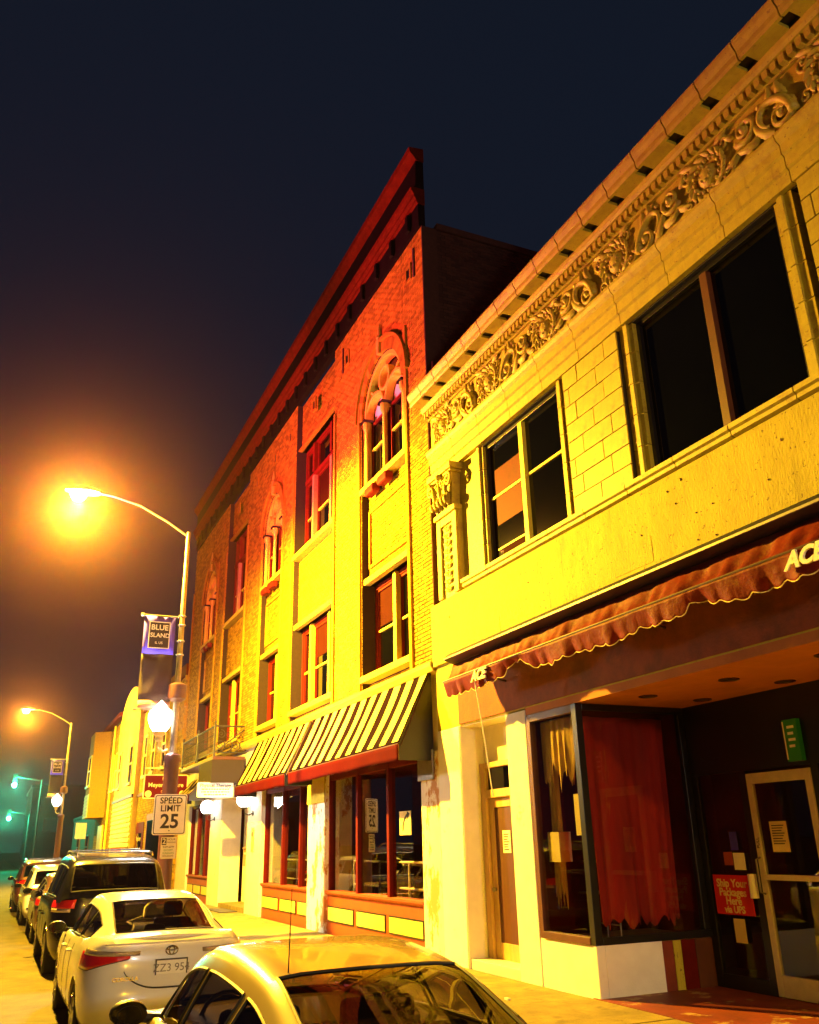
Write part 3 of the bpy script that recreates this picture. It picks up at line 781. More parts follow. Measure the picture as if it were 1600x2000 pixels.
# side return of the valance and piping along the scallops
trim = [(p[0], p[1] - 0.004, p[2]) for p in rows[-1][::2]]
MB().tube(trim, 0.006, 5).build("piping", M["paper_yellow"], vl, True)
for xx in (-10.62, -4.92):
    text("lettering", "ACE", 0.20, (xx, -0.628, 4.055), M["paper"], vl, shear=0.35, bold=0.008, sx=1.05, ext=0.012)
for xx in (-10.9, -7.4, -3.8): MB().tube([(xx, -0.02, 4.05), (xx, -0.58, 4.15)], 0.014, 6).build("support_arm", M["steel_dark"], aw)
MB().tube([(-10.78, -0.60, 4.0), (-10.76, -0.50, 3.2), (-10.75, -0.42, 2.45)], 0.008, 6).build("crank_cord", M["paper"], aw)
# ================================================================== three-storey brick building
BX0, BX1 = -36.4, -13.24
bbd = thing("brick_building", "three-storey brick building with gothic arched windows and dark metal cornice", "building", (0, 0, 0))
MB().box(BX0, BX1 - 0.01, 0.62, 16, 4.75, 13.9).build("body", M["brick_dark"], bbd)
MB().box(BX0, BX1 - 0.01, 3.4, 16, 0.0, 4.75).build("body", M["brick_dark"], bbd)
BAYS = ((-16.68, -14.25, 'arch'), (-21.8, -18.55, 'wide'), (-25.1, -22.95, 'arch'), (-30.2, -27.25, 'wide'), (-34.0, -31.65, 'arch'))
PRS = ((-14.25, -13.24), (-18.55, -16.68), (-22.95, -21.8), (-27.25, -25.1), (-31.65, -30.2), (-36.4, -34.0))
PY, RYB = 0.0, 0.16            # face of the piers, face of the recessed bays
ZB0, ZB1 = 4.78, 13.9
SILL2, HEAD2, SILL3, SPR, HEAD3 = 5.10, 7.05, 9.25, 10.95, 12.42

mw = MB()
for (a, b_) in PRS: mw.box(a, b_, PY + 0.012, 0.62, ZB0, ZB1)
for (a, b_, kd) in BAYS:
    mw.box(a, b_, RYB + 0.012, 0.62, ZB0, SILL2 - 0.02)
    h2 = HEAD2 + (0.15 if kd == 'wide' else 0)
    s3 = SILL3
    mw.box(a, b_, RYB + 0.012, 0.62, h2, s3)
    if kd == 'wide':
        mw.box(a, b_, RYB + 0.012, 0.62, HEAD3, ZB1)
    else:
        cx = (a + b_) / 2; r_ = (b_ - a) / 2 - 0.1; zc = SPR
        n = 16
        arc = [(cx + r_ * math.cos(math.pi * k / n), zc + r_ * math.sin(math.pi * k / n)) for k in range(n + 1)]
        for k in range(n):                                   # wall above the arch as vertical slices
            (xa, za), (xb, zb) = arc[k], arc[k + 1]
            mw.prism_y([(xb, zb), (xa, za), (xa, ZB1), (xb, ZB1)], PY + 0.012, 0.62)
        mw.box(a, cx - r_, PY + 0.012, 0.62, zc, ZB1).box(cx + r_, b_, PY + 0.012, 0.62, zc, ZB1)
mw.build("mortar_bed", M["mortar"], bbd)

# bricks: the nearest pier brick by brick, the rest joined
CH, BL = 0.0735, 0.215
cand = []
def brick_rect(x0, x1, z0, z1, y, skip=None):
    n = max(1, round((z1 - z0) / CH)); ch = (z1 - z0) / n
    for r_ in range(n):
        x = x0; off = BL * 0.5 if r_ % 2 else BL
        first = True
        while x < x1 - 0.005:
            w = off if first else BL
            first = False
            if x1 - (x + w) < 0.05: w = x1 - x
            zc = z0 + (r_ + 0.5) * ch
            if skip is None or not skip(x + w / 2, zc):
                cand.append((x, w, z0 + r_ * ch, ch, y))
            x += w
for (a, b_) in PRS: brick_rect(a, b_, ZB0, ZB1, PY)
for (a, b_, kd) in BAYS:
    brick_rect(a, b_, ZB0, SILL2 - 0.16, RYB)
    h2 = HEAD2 + (0.15 if kd == 'wide' else 0)
    brick_rect(a, b_, h2 + 0.14, SILL3 - 0.15, RYB)
    if kd == 'wide': brick_rect(a, b_, HEAD3 + 0.05, ZB1, RYB)
    else:
        cx = (a + b_) / 2; rr = (b_ - a) / 2 + 0.06
        brick_rect(a, b_, SPR, ZB1, PY, lambda x_, z_: (x_ - cx) ** 2 + (z_ - SPR) ** 2 < rr * rr)
g = 0.0085
def bvol(mb, w, ch, tone, ox=0, oy=0, oz=0):
    mb.box(ox + g, ox + w - g, oy, oy + 0.02, oz + g, oz + ch - g, tone, back=False)
near = sorted(range(len(cand)), key=lambda i_: (cand[i_][0] + cand[i_][1] / 2 + 13.7) ** 2 * 9 + (cand[i_][2] - 6.4) ** 2 + (0 if cand[i_][4] == 0 else 50))[:290]
near = set(near)
bmesh_cache = {}
js = MB()
for i_, (x, w, z, ch, y) in enumerate(cand):
    tone = random.random()
    jit = random.uniform(-0.0035, 0.0035)
    if i_ in near:
        key = (round(w, 3), round(ch, 3), int(tone * 5))
        if key not in bmesh_cache:
            mb = MB(); bvol(mb, w, ch, (key[2] + 0.5) / 5); bmesh_cache[key] = mb.mesh("brick", M["brick"], fix=False)
        inst("brick", bmesh_cache[key], bbd, (x, y + jit, z))
    else:
        bvol(js, w, ch, tone, x, y + jit, z)
o = js.build("brickwork", M["brick"], bbd, fix=False); o['kind'] = 'stuff'

# side wall above the neighbouring roof
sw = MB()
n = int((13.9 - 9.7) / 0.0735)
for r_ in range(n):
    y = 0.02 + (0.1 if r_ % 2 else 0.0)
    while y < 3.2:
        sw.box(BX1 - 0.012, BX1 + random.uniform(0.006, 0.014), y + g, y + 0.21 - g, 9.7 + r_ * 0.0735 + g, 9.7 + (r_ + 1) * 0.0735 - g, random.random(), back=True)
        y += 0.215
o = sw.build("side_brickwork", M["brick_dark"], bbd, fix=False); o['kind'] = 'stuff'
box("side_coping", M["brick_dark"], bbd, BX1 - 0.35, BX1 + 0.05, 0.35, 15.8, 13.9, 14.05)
box("corner_pier", M["brick_dark"], bbd, BX1, BX1 + 0.03, 0.0, 0.34, 5.72, 13.9)

# pilaster strips, belt lines, sills
for (a, b_) in PRS:
    for xx in ((a + 0.10), (b_ - 0.10)):
        if a == -14.25 and xx > -13.6: continue
        MB().box(xx - 0.06, xx + 0.06, -0.045, 0.01, ZB0, 12.0).build("pilaster_strip", M["brick"], bbd, bevel=0.006)
def voussoirs(cx, zc, r0, r1, n, y0, y1, mat_, name="voussoir"):
    for k in range(n):
        a0, a1 = math.pi * k / n + 0.003, math.pi * (k + 1) / n - 0.003
        p = [(cx + r0 * math.cos(a0), zc + r0 * math.sin(a0)), (cx + r1 * math.cos(a0), zc + r1 * math.sin(a0)), (cx + r1 * math.cos(a1), zc + r1 * math.sin(a1)), (cx + r0 * math.cos(a1), zc + r0 * math.sin(a1))]
        MB().prism_y(p, y0, y1, random.random()).build(name, mat_, bbd)
def arcpts(cx, cz, r_, a0, a1, n=14):
    return [(cx + r_ * math.cos(a0 + (a1 - a0) * k / n), cz + r_ * math.sin(a0 + (a1 - a0) * k / n)) for k in range(n + 1)]
def sash(par, x0, x1, z0, z1, y, rail=None, m_="sash_paint", shade=0.0):
    s_ = MB(); s_.box(x0, x0 + 0.05, y, y + 0.07, z0, z1).box(x1 - 0.05, x1, y, y + 0.07, z0, z1).box(x0 + 0.05, x1 - 0.05, y, y + 0.07, z1 - 0.05, z1).box(x0 + 0.05, x1 - 0.05, y, y + 0.07, z0, z0 + 0.06)
    so = s_.build("sash", M[m_], par)
    box("pane", M["night_glass"], par, x0 + 0.05, x1 - 0.05, y + 0.045, y + 0.055, z0 + 0.06, z1 - 0.05)
    if rail: MB().box(x0 + 0.05, x1 - 0.05, y + 0.004, y + 0.044, rail - 0.022, rail + 0.022).build("meeting_rail", M["tracery_paint"], par)
    if shade: MB().box(x0 + 0.06, x1 - 0.06, y + 0.038, y + 0.0445, z1 - 0.06 - shade, z1 - 0.06).build("roller_shade", M["window_shade"], par)
    return so
for bi, (a, b_, kd) in enumerate(BAYS):
    cx = (a + b_) / 2; w = b_ - a
    # second-floor window group
    h2 = HEAD2 + (0.15 if kd == 'wide' else 0)
    MB().box(a - 0.05, b_ + 0.05, -0.05, 0.60, SILL2 - 0.14, SILL2 - 0.01).build("sill", M["limestone"], bbd, bevel=0.01)
    MB().box(a - 0.03, b_ + 0.03, 0.04, 0.60, h2, h2 + 0.13).build("lintel", M["limestone"], bbd, bevel=0.01)
    wn = MB(); wn.box(a, a + 0.07, 0.30, 0.44, SILL2, h2).box(b_ - 0.07, b_, 0.30, 0.44, SILL2, h2).box(a + 0.07, b_ - 0.07, 0.30, 0.44, h2 - 0.09, h2)
    wo = wn.build("window", M["sash_paint"], bbd)
    if kd == 'arch': cuts = [a + 0.07, cx, b_ - 0.07]
    else: cuts = [a + 0.07, a + 0.07 + (w - 0.14) * 0.27, a + 0.07 + (w - 0.14) * 0.73, b_ - 0.07]
    for q in cuts[1:-1]: MB().box(q - 0.075, q + 0.075, 0.22, 0.43, SILL2 + 0.002, h2 - 0.005).build("mullion", M["tracery_paint"], wo, bevel=0.006)
    for k in range(len(cuts) - 1):
        l_ = cuts[k] + (0.075 if k else 0); r_ = cuts[k + 1] - (0.075 if k < len(cuts) - 2 else 0)
        sash(wo, l_, r_, SILL2 + 0.01, h2 - 0.09, 0.33, SILL2 + 0.95, "sash_paint", 0.75 if (bi + k) % 2 == 0 else 0.0)
    # third floor
    MB().box(a - 0.05, b_ + 0.05, -0.05, 0.60, SILL3 - 0.13, SILL3).build("sill", M["limestone"], bbd, bevel=0.01)
    if kd == 'wide':
        wn = MB(); wn.box(a, a + 0.08, 0.30, 0.44, SILL3, HEAD3).box(b_ - 0.08, b_, 0.30, 0.44, SILL3, HEAD3).box(a + 0.08, b_ - 0.08, 0.30, 0.44, HEAD3 - 0.09, HEAD3)
        wo = wn.build("window", M["sash_paint"], bbd)
        MB().box(a + 0.08, b_ - 0.08, 0.26, 0.43, 11.35, 11.48).build("transom_bar", M["sash_paint"], wo)
        for k in range(len(cuts) - 1):
            l_ = cuts[k] + (0.075 if k else 0); r_ = cuts[k + 1] - (0.075 if k < len(cuts) - 2 else 0)
            sash(wo, l_, r_, SILL3 + 0.01, 11.35, 0.33, 10.3, "sash_paint", 0.9 if k == 1 else 0)
            sash(wo, l_, r_, 11.48, HEAD3 - 0.09, 0.33, None, "sash_paint")
        for q in cuts[1:-1]:
            MB().box(q - 0.075, q + 0.075, 0.22, 0.43, SILL3 + 0.002, 11.35).build("mullion", M["sash_tan"], wo)
            MB().box(q - 0.075, q + 0.075, 0.22, 0.43, 11.48, HEAD3 - 0.09).build("mullion", M["sash_paint"], wo)
        MB().box(a - 0.02, b_ + 0.02, 0.06, 0.60, HEAD3, HEAD3 + 0.05).build("lintel", M["brick"], bbd)
    else:
        r0 = w / 2 - 0.10
        voussoirs(cx, SPR, r0, r0 + 0.24, 25, -0.035, 0.5, M["brick"])
        hood = MB().ribbon(arcpts(cx, SPR, r0 + 0.30, -0.0, math.pi, 24), 0.08, -0.09, 0.02).build("hood_mould", M["brick"], bbd)
        key = MB().prism_y([(cx - 0.06, SPR + r0 - 0.01), (cx + 0.06, SPR + r0 - 0.01), (cx + 0.09, SPR + r0 + 0.36), (cx - 0.09, SPR + r0 + 0.36)], -0.10, 0.1).build("keystone", M["limestone"], bbd, bevel=0.015)
        MB().lathe([(0.05, 0.0), (0.075, 0.05), (0.03, 0.12), (0.045, 0.18), (0.012, 0.42), (0.0, 0.43)], (cx, -0.04, SPR + r0 + 0.36), 10).build("finial", M["limestone"], key, True)
        # jamb strips down to the sill
        for sx in (-1, 1):
            MB().box(min(cx + sx * r0, cx + sx * (w / 2)), max(cx + sx * r0, cx + sx * (w / 2)), 0.05, 0.5, SILL3, SPR).build("jamb", M["brick"], bbd)
        tr = MB()
        tr.ribbon([(cx - r0 + 0.06, SILL3), (cx - r0 + 0.06, SPR)] + arcpts(cx, SPR, r0 - 0.06, math.pi, 0.0, 24)[1:] + [(cx + r0 - 0.06, SILL3)], 0.10, 0.20, 0.40)
        hw = r0 / 2
        for sx in (-1, 1):
            tr.ribbon(arcpts(cx + sx * hw, SPR - 0.12, hw - 0.03, 0.0, math.pi, 16), 0.07, 0.22, 0.40)
        tr.ribbon(arcpts(cx, SPR + 0.56, 0.27, 0.0, 6.283, 22), 0.065, 0.22, 0.40)
        for sx in (-1, 1): tr.ribbon([(cx + sx * 0.16, SPR + 0.34), (cx + sx * 0.52, SPR + 0.36), (cx + sx * 0.78, SPR + 0.55)], 0.06, 0.23, 0.40)
        aw_ = tr.build("arch_window", M["tracery_paint"], bbd, bevel=0.008)
        aw_.location.y = -0.17
        # dark glazing behind the tracery
        gp = [(cx - r0 + 0.02, SILL3 + 0.02), (cx + r0 - 0.02, SILL3 + 0.02)] + arcpts(cx, SPR, r0 - 0.02, 0.0, math.pi, 20)
        MB().prism_y(gp, 0.42, 0.43).build("pane", M["night_glass"], aw_)
        for q in (-r0 + 0.08, 0.0, r0 - 0.08):
            sh = MB().lathe([(0.055, 0.0), (0.055, SPR - 0.35 - SILL3), (0.10, SPR - 0.25 - SILL3), (0.10, SPR - 0.12 - SILL3)], (cx + q, 0.24, SILL3 + 0.01), 12).build("colonnette", M["tracery_paint"], aw_, True)
            MB().box(cx + q - 0.12, cx + q + 0.12, 0.12, 0.36, SPR - 0.115, SPR - 0.06).build("abacus", M["frame_black"], aw_)
        for sx in (-1, 1):
            sash(aw_, cx + sx * hw - hw + 0.10, cx + sx * hw + hw - 0.10, SILL3 + 0.01, SPR - 0.14, 0.33, 10.15, "sash_paint")
            lp = arcpts(cx + sx * hw, SPR - 0.06, hw - 0.14, 0.0, math.pi, 12)
            MB().prism_y(lp, 0.40, 0.415).build("lunette_shade", M["paper"], aw_)
        MB().prism_y(arcpts(cx, SPR + 0.56, 0.20, 0, 6.283 * 19 / 20, 19), 0.40, 0.415).build("oculus_shade", M["pink_cloth"], aw_)
        # window box shields under the sill, brick panel frame
        for sx in (-0.62, 0.1):
            MB().box(cx + sx * 1.0 - 0.22, cx + sx * 1.0 + 0.26, -0.10, 0.10, SILL3 - 0.32, SILL3 - 0.135).build("corbel", M["sash_paint"], bbd, bevel=0.04)
        pf = MB(); zt_, zb_ = SILL3 - 0.55, h2 + 0.35
        for (xa, xb, za, zb2) in ((a + 0.12, b_ - 0.12, zt_ - 0.06, zt_), (a + 0.12, b_ - 0.12, zb_, zb_ + 0.06), (a + 0.12, a + 0.18, zb_ + 0.06, zt_ - 0.06), (b_ - 0.18, b_ - 0.12, zb_ + 0.06, zt_ - 0.06)):
            pf.box(xa, xb, RYB - 0.05, RYB + 0.01, za, zb2)
        pf.build("panel_moulding", M["brick"], bbd, bevel=0.006)
# small square vents near the top
for xx in (-13.9, -17.6, -20.2, -22.4, -24.0, -26.2, -28.7, -31.0):
    v = MB(); v.box(xx - 0.14, xx - 0.08, -0.03, 0.02, 12.95, 13.35).box(xx + 0.08, xx + 0.14, -0.03, 0.02, 12.95, 13.35).box(xx - 0.08, xx + 0.08, -0.025, 0.02, 13.27, 13.35).box(xx - 0.08, xx + 0.08, -0.025, 0.02, 12.95, 13.02)
    vo = v.build("vent", M["brick"], bbd)
    MB().box(xx - 0.08, xx + 0.08, -0.008, 0.03, 13.02, 13.27).build("vent_hole", M["frame_black"], vo)
for xx in (-13.62, -17.9): MB().box(xx - 0.03, xx + 0.03, -0.03, 0.01, 12.9, 13.6).build("anchor_bar", M["brick_dark"], bbd)
# metal cornice
cz = [(0.02, 13.9), (-0.05, 13.9), (-0.06, 14.46), (-0.10, 14.50), (-0.10, 14.56), (-0.15, 14.62), (-0.15, 14.68), (-0.20, 14.76), (-0.22, 14.84), (-0.10, 14.86), (-0.08, 15.60), (-0.12, 15.66), (-0.16, 15.72), (-0.22, 15.78), (-0.24, 15.90), (0.1, 15.95), (0.1, 13.9)]
MB().prism_x([cz[0], cz[1], cz[2], (0.1, 14.46), (0.1, 13.9)], BX0, BX1).build("cornice_frieze", M["cornice_dark"], bbd)
MB().prism_x([(0.1, 14.461)] + cz[2:10] + [(0.1, 14.86)], BX0 - 0.1, BX1 + 0.02).build("cornice_moulding", M["cornice_paint"], bbd)
MB().prism_x([(0.1, 14.861), (-0.10, 14.861), cz[10], (0.1, 15.60)], BX0, BX1).build("cornice_panel", M["cornice_dark"], bbd)
MB().prism_x([(0.1, 15.601)] + cz[10:16], BX0 - 0.12, BX1 + 0.03).build("cornice_crown", M["cornice_paint"], bbd)
for k in range(26):
    xx = BX0 + 0.4 + k * 0.89
    if xx < BX1 - 0.2: MB().box(xx, xx + 0.14, -0.14, -0.06, 14.02, 14.44).build("bracket", M["cornice_dark"], bbd, bevel=0.02)

# ---------------------------------------------------------------- ground floor
LINT = 3.32
box("lintel_beam", M["cream_paint"], bbd, BX0, BX1, 0.10, 0.62, LINT, 4.78)
MB().prism_x([(0.1, 4.60), (-0.05, 4.62), (-0.10, 4.70), (-0.10, 4.775), (0.1, 4.778)], BX0, BX1).build("belt_cornice", M["limestone"], bbd)
GP = ((-14.0, -13.24), (-20.06, -18.9), (-25.6, -24.1), (-30.55, -28.9), (-36.4, -34.3))
for k, (a, b_) in enumerate(GP):
    box("pier", M["peeling_paint"] if k in (0, 1) else M["cream_paint"], bbd, a, b_, -0.02 if k else 0.02, 0.62, 0.16, LINT, 0.012)
MB().box(-14.02, -13.42, -0.03, 0.0, 2.86, 3.34).build("pier_plate", M["steel"], bbd, bevel=0.01)
MB().box(-20.08, -18.88, -0.05, -0.02, 2.75, 3.30).build("pier_plate", M["limestone"], bbd, bevel=0.01)
def storefront(x0, x1, posts, tilt_pane=None, interior=True):
    bh = MB().box(x0, x1, 0.06, 0.30, 0.16, 0.98).build("bulkhead", M["bulkhead_orange"], bbd, bevel=0.008)
    MB().prism_x([(0.06, 0.90), (0.02, 0.92), (0.0, 0.95), (0.0, 0.985), (0.30, 0.99), (0.30, 0.982)], x0 + 0.003, x1 - 0.003).build("ledge", M["bulkhead_orange"], bbd)
    ed = [x0] + list(posts) + [x1]
    fm = MB()
    for q in ed: fm.box(max(x0, q - 0.055), min(x1, q + 0.055), 0.08, 0.22, 0.985, LINT)
    fm.box(x0, x1, 0.09, 0.21, LINT - 0.12, LINT - 0.001)
    fo = fm.build("shopfront_frame", M["frame_red"], bbd, bevel=0.006)
    for k in range(len(ed) - 1):
        l_, r_ = ed[k] + 0.055, ed[k + 1] - 0.055
        if k == 0: l_ = ed[0] + 0.055
        # bulkhead panel with a dark moulding
        MB().box(l_ + 0.02, r_ - 0.02, 0.045, 0.0595, 0.40, 0.70).build("panel_edge", M["frame_black"], bh)
        MB().box(l_ + 0.055, r_ - 0.055, 0.038, 0.0445, 0.43, 0.67).build("panel", M["panel_yellow"], bh)
        if tilt_pane == k:
            pw = r_ - l_; an = R(20.5)
            p = MB().box(0, pw * 0.98, -0.005, 0.005, 1.0, LINT - 0.13)
            po = p.build("pane", M["mirror_glass"], fo)
            po.location = (l_, 0.16, 0); po.rotation_euler = (0, 0, an)
        else:
            box("pane", M["shop_glass"], fo, l_, r_, 0.15, 0.158, 0.985, LINT - 0.12)
storefront(-18.9, -14.0, (-17.22, -15.62), tilt_pane=1)
storefront(-24.1, -20.06, (-22.45, -21.0))
storefront(-34.3, -30.55, (-33.1, -31.8))
rm = MB()
for (a, b_) in ((-18.9, -14.0), (-24.1, -20.06), (-34.3, -30.55)):
    rm.box(a - 0.4, b_ + 0.5, 3.3, 3.4, 0.18, 3.32).box(a - 0.4, b_ + 0.5, 0.3, 3.3, 3.32, 3.36).box(a - 0.5, a - 0.4, 0.3, 3.3, 0.18, 3.32)
    rm.box(a - 0.4, b_ + 0.5, 0.3, 3.3, 0.16, 0.2)
rm.build("shop_interior", M["frame_red"], bbd)
# furnishings seen through the glass
def table_set(x, y, label):
    t = thing("shop_table", label, "table", (x, y, 0.2))
    MB().box(-0.5, 0.5, -0.3, 0.3, 0.88, 0.93).build("tabletop", M["wood_tan"], t, bevel=0.01)
    for sx in (-0.42, 0.42):
        for sy in (-0.22, 0.22): MB().box(sx - 0.03, sx + 0.03, sy - 0.03, sy + 0.03, 0, 0.88).build("leg", M["wood_tan"], t)
table_set(-17.9, 0.9, "tan wooden table inside the shop window beside the speed limit reflection")
table_set(-15.0, 1.0, "tan wooden table inside the shop window next to the white pier")
table_set(-21.6, 0.9, "tan wooden table inside the shop window under the narrower striped awning")
def rail(x0, x1, y, label):
    t = thing("display_rail", label, "rail", (x0, y, 0.2))
    mb = MB()
    for k in range(4): mb.tube([((x1 - x0) * k / 3, 0, 0), ((x1 - x0) * k / 3, 0, 1.35)], 0.02, 6)
    for z in (0.9, 1.35): mb.tube([(0, 0, z), (x1 - x0, 0, z)], 0.02, 6)
    mb.build("rail_frame", M["aluminium"], t)
rail(-18.6, -14.3, 0.55, "pale metal rail behind the wide shop window under the striped awning")
rail(-23.8, -20.3, 0.55, "pale metal rail behind the smaller shop window beside the globe lamps")
ps = tag(MB().box(-15.22, -14.72, 0.145, 0.149, 2.02, 2.42).build("arrow_card", M["paper_yellow"]), "pale card with a black curved arrow in the shop window", "card")
MB().ribbon(arcpts(-14.80, 2.10, 0.26, R(95), R(180), 8), 0.05, 0.139, 0.144).prism_y([(-14.86, 2.28), (-14.76, 2.37), (-14.88, 2.42)], 0.139, 0.144).build("print", M["ink"], ps)
# entry between the storefronts
en = MB(); en.box(-28.9, -25.6, 0.72, 0.80, 0.16, LINT + 0.1).box(-28.9, -25.6, 0.1, 0.8, LINT - 0.02, LINT)
en.build("entry_wall", M["cream_paint"], bbd)
box("entry_step", M["concrete"], bbd, -28.9, -25.6, 0.0, 0.8, 0.16, 0.30)
ef = MB().box(-27.1, -26.98, 0.62, 0.72, 0.3, 2.75).box(-26.98, -25.72, 0.62, 0.72, 2.62, 2.75).box(-25.72, -25.6, 0.62, 0.72, 0.3, 2.75).build("door_frame", M["wood_brown"], bbd)
ed2 = MB().box(-26.98, -25.72, 0.66, 0.71, 0.3, 2.62).build("door", M["wood_brown"], bbd)
MB().box(-26.8, -25.9, 0.65, 0.66, 1.3, 2.45).build("door_pane", M["night_glass"], ed2)
box("wall_seam", M["mortar"], bbd, -28.9, -27.1, 0.713, 0.72, 1.66, 1.675)
mbx = thing("mailbox", "brown metal mailbox on the cream entry wall", "mailbox", (-28.0, 0.72, 1.32))
MB().box(-0.25, 0.25, -0.16, 0.0, 0.0, 0.55).build("box_body", M["sash_tan"], mbx, bevel=0.015)
MB().prism_x([(-0.19, 0.50), (0.0, 0.56), (0.0, 0.60), (-0.19, 0.53)], -0.27, 0.27).build("lid", M["sash_tan"], mbx)
MB().box(-0.12, 0.12, -0.168, -0.16, 0.34, 0.39).build("label_plate", M["paper"], mbx)
mat_ = tag(MB().box(-28.0, -26.2, -0.55, -0.05, 0.184, 0.20).build("doormat", M["car_trim"]), "dark rubber doormat in front of the cream entry", "mat")
ic = thing("intercom", "small brown intercom plate on the pier beside the entry", "intercom", (-24.9, -0.02, 1.75))
MB().box(-0.10, 0.10, -0.03, 0.002, 0, 0.62).build("plate", M["sash_tan"], ic, bevel=0.005)
MB().box(-0.05, 0.05, -0.04, -0.03, 0.4, 0.5).build("button", M["frame_brown"], ic)
# globe wall lamps
def globe(x, label):
    t = thing("globe_lamp", label, "lamp", (x, -0.02, 2.75), "white globe lamps by the entry")
    MB().lathe([(0.0, -0.02), (0.07, -0.02), (0.07, 0.0)], (0, 0, 0.0), 12, 'y').build("wall_plate", M["iron"], t)
    MB().tube([(0, 0, 0), (0, -0.12, -0.05), (0, -0.24, 0.0), (0, -0.26, 0.12)], 0.018, 8).build("arm", M["iron"], t, True)
    MB().lathe([(0.03, 0.10), (0.10, 0.13), (0.10, 0.17)], (0, -0.26, 0), 12).build("fitter", M["iron"], t)
    prof = [(0.22 * math.sin(math.pi * k / 14), 0.36 - 0.22 * math.cos(math.pi * k / 14)) for k in range(1, 14)]
    go = MB().lathe(prof, (0, -0.26, 0), 22).build("globe", M["lens_globe"], t, True)
    point_light("lamp_light", (0, -0.26, 0.36), 260, WHITE_LAMP, 0.25, t)
globe(-29.9, "white lit globe lamp on the pier left of the entry next to the therapy sign")
globe(-25.0, "white lit globe lamp on the pier between the entry and the striped awning")
# balcony
bl = MB().box(-31.6, -26.45, -0.92, 0.05, 4.30, 4.40).build("balcony", M["steel_dark"], bbd, bevel=0.01)
MB().box(-28.3, -26.42, -0.94, 0.03, 3.66, 4.298).build("fascia_box", M["banner_dark"], bl)
rr = MB()
rr.tube([(-31.55, -0.88, 5.28), (-26.5, -0.88, 5.28), (-26.5, 0.1, 5.28)], 0.028, 8)
rr.tube([(-31.55, -0.88, 4.52), (-26.5, -0.88, 4.52), (-26.5, 0.1, 4.52)], 0.018, 6)
rr.tube([(-31.55, -0.88, 5.28), (-31.55, 0.1, 5.28)], 0.022, 6)
rr.build("handrail", M["iron"], bl, True)
for xx in (-31.55, -29.0, -26.5):
    MB().box(xx - 0.03, xx + 0.03, -0.91, -0.85, 4.40, 5.34).build("post", M["iron"], bl)
    MB().lathe([(0.0, 0.12), (0.035, 0.07), (0.035, 0.03), (0.012, 0.0)], (xx, -0.88, 5.34), 8).build("finial", M["iron"], bl)
bsm = MB().tube([(0, 0, 0), (0, 0, 0.74)], 0.011, 5)
for q in (0.2, 0.5): spiral(bsm, 0.045, q, 0.05, 1.0, 3.14, 0.009, 0.005)
BAL = bsm.mesh("baluster", M["iron"])
for k in range(34): inst("baluster", BAL, bl, (-31.4 + 0.145 * k, -0.88, 4.53))
sc1 = MB(); spiral(sc1, 0, 0.2, 0.17, 1.8, -1.57, 0.014, 0.008); spiral(sc1, 0.02, 0.52, 0.13, 1.6, 1.57, 0.013, 0.008, cw=-1)
SCM = sc1.mesh("scroll_panel", M["iron"])
for k in range(4): inst("scroll_panel", SCM, bl, (-26.5, -0.72 + 0.23 * k, 4.52), (0, 0, R(90)))
MB().tube([(-26.5, -0.85, 4.53), (-26.5, 0.08, 5.25)], 0.022, 6).build("diagonal_brace", M["iron"], bl)

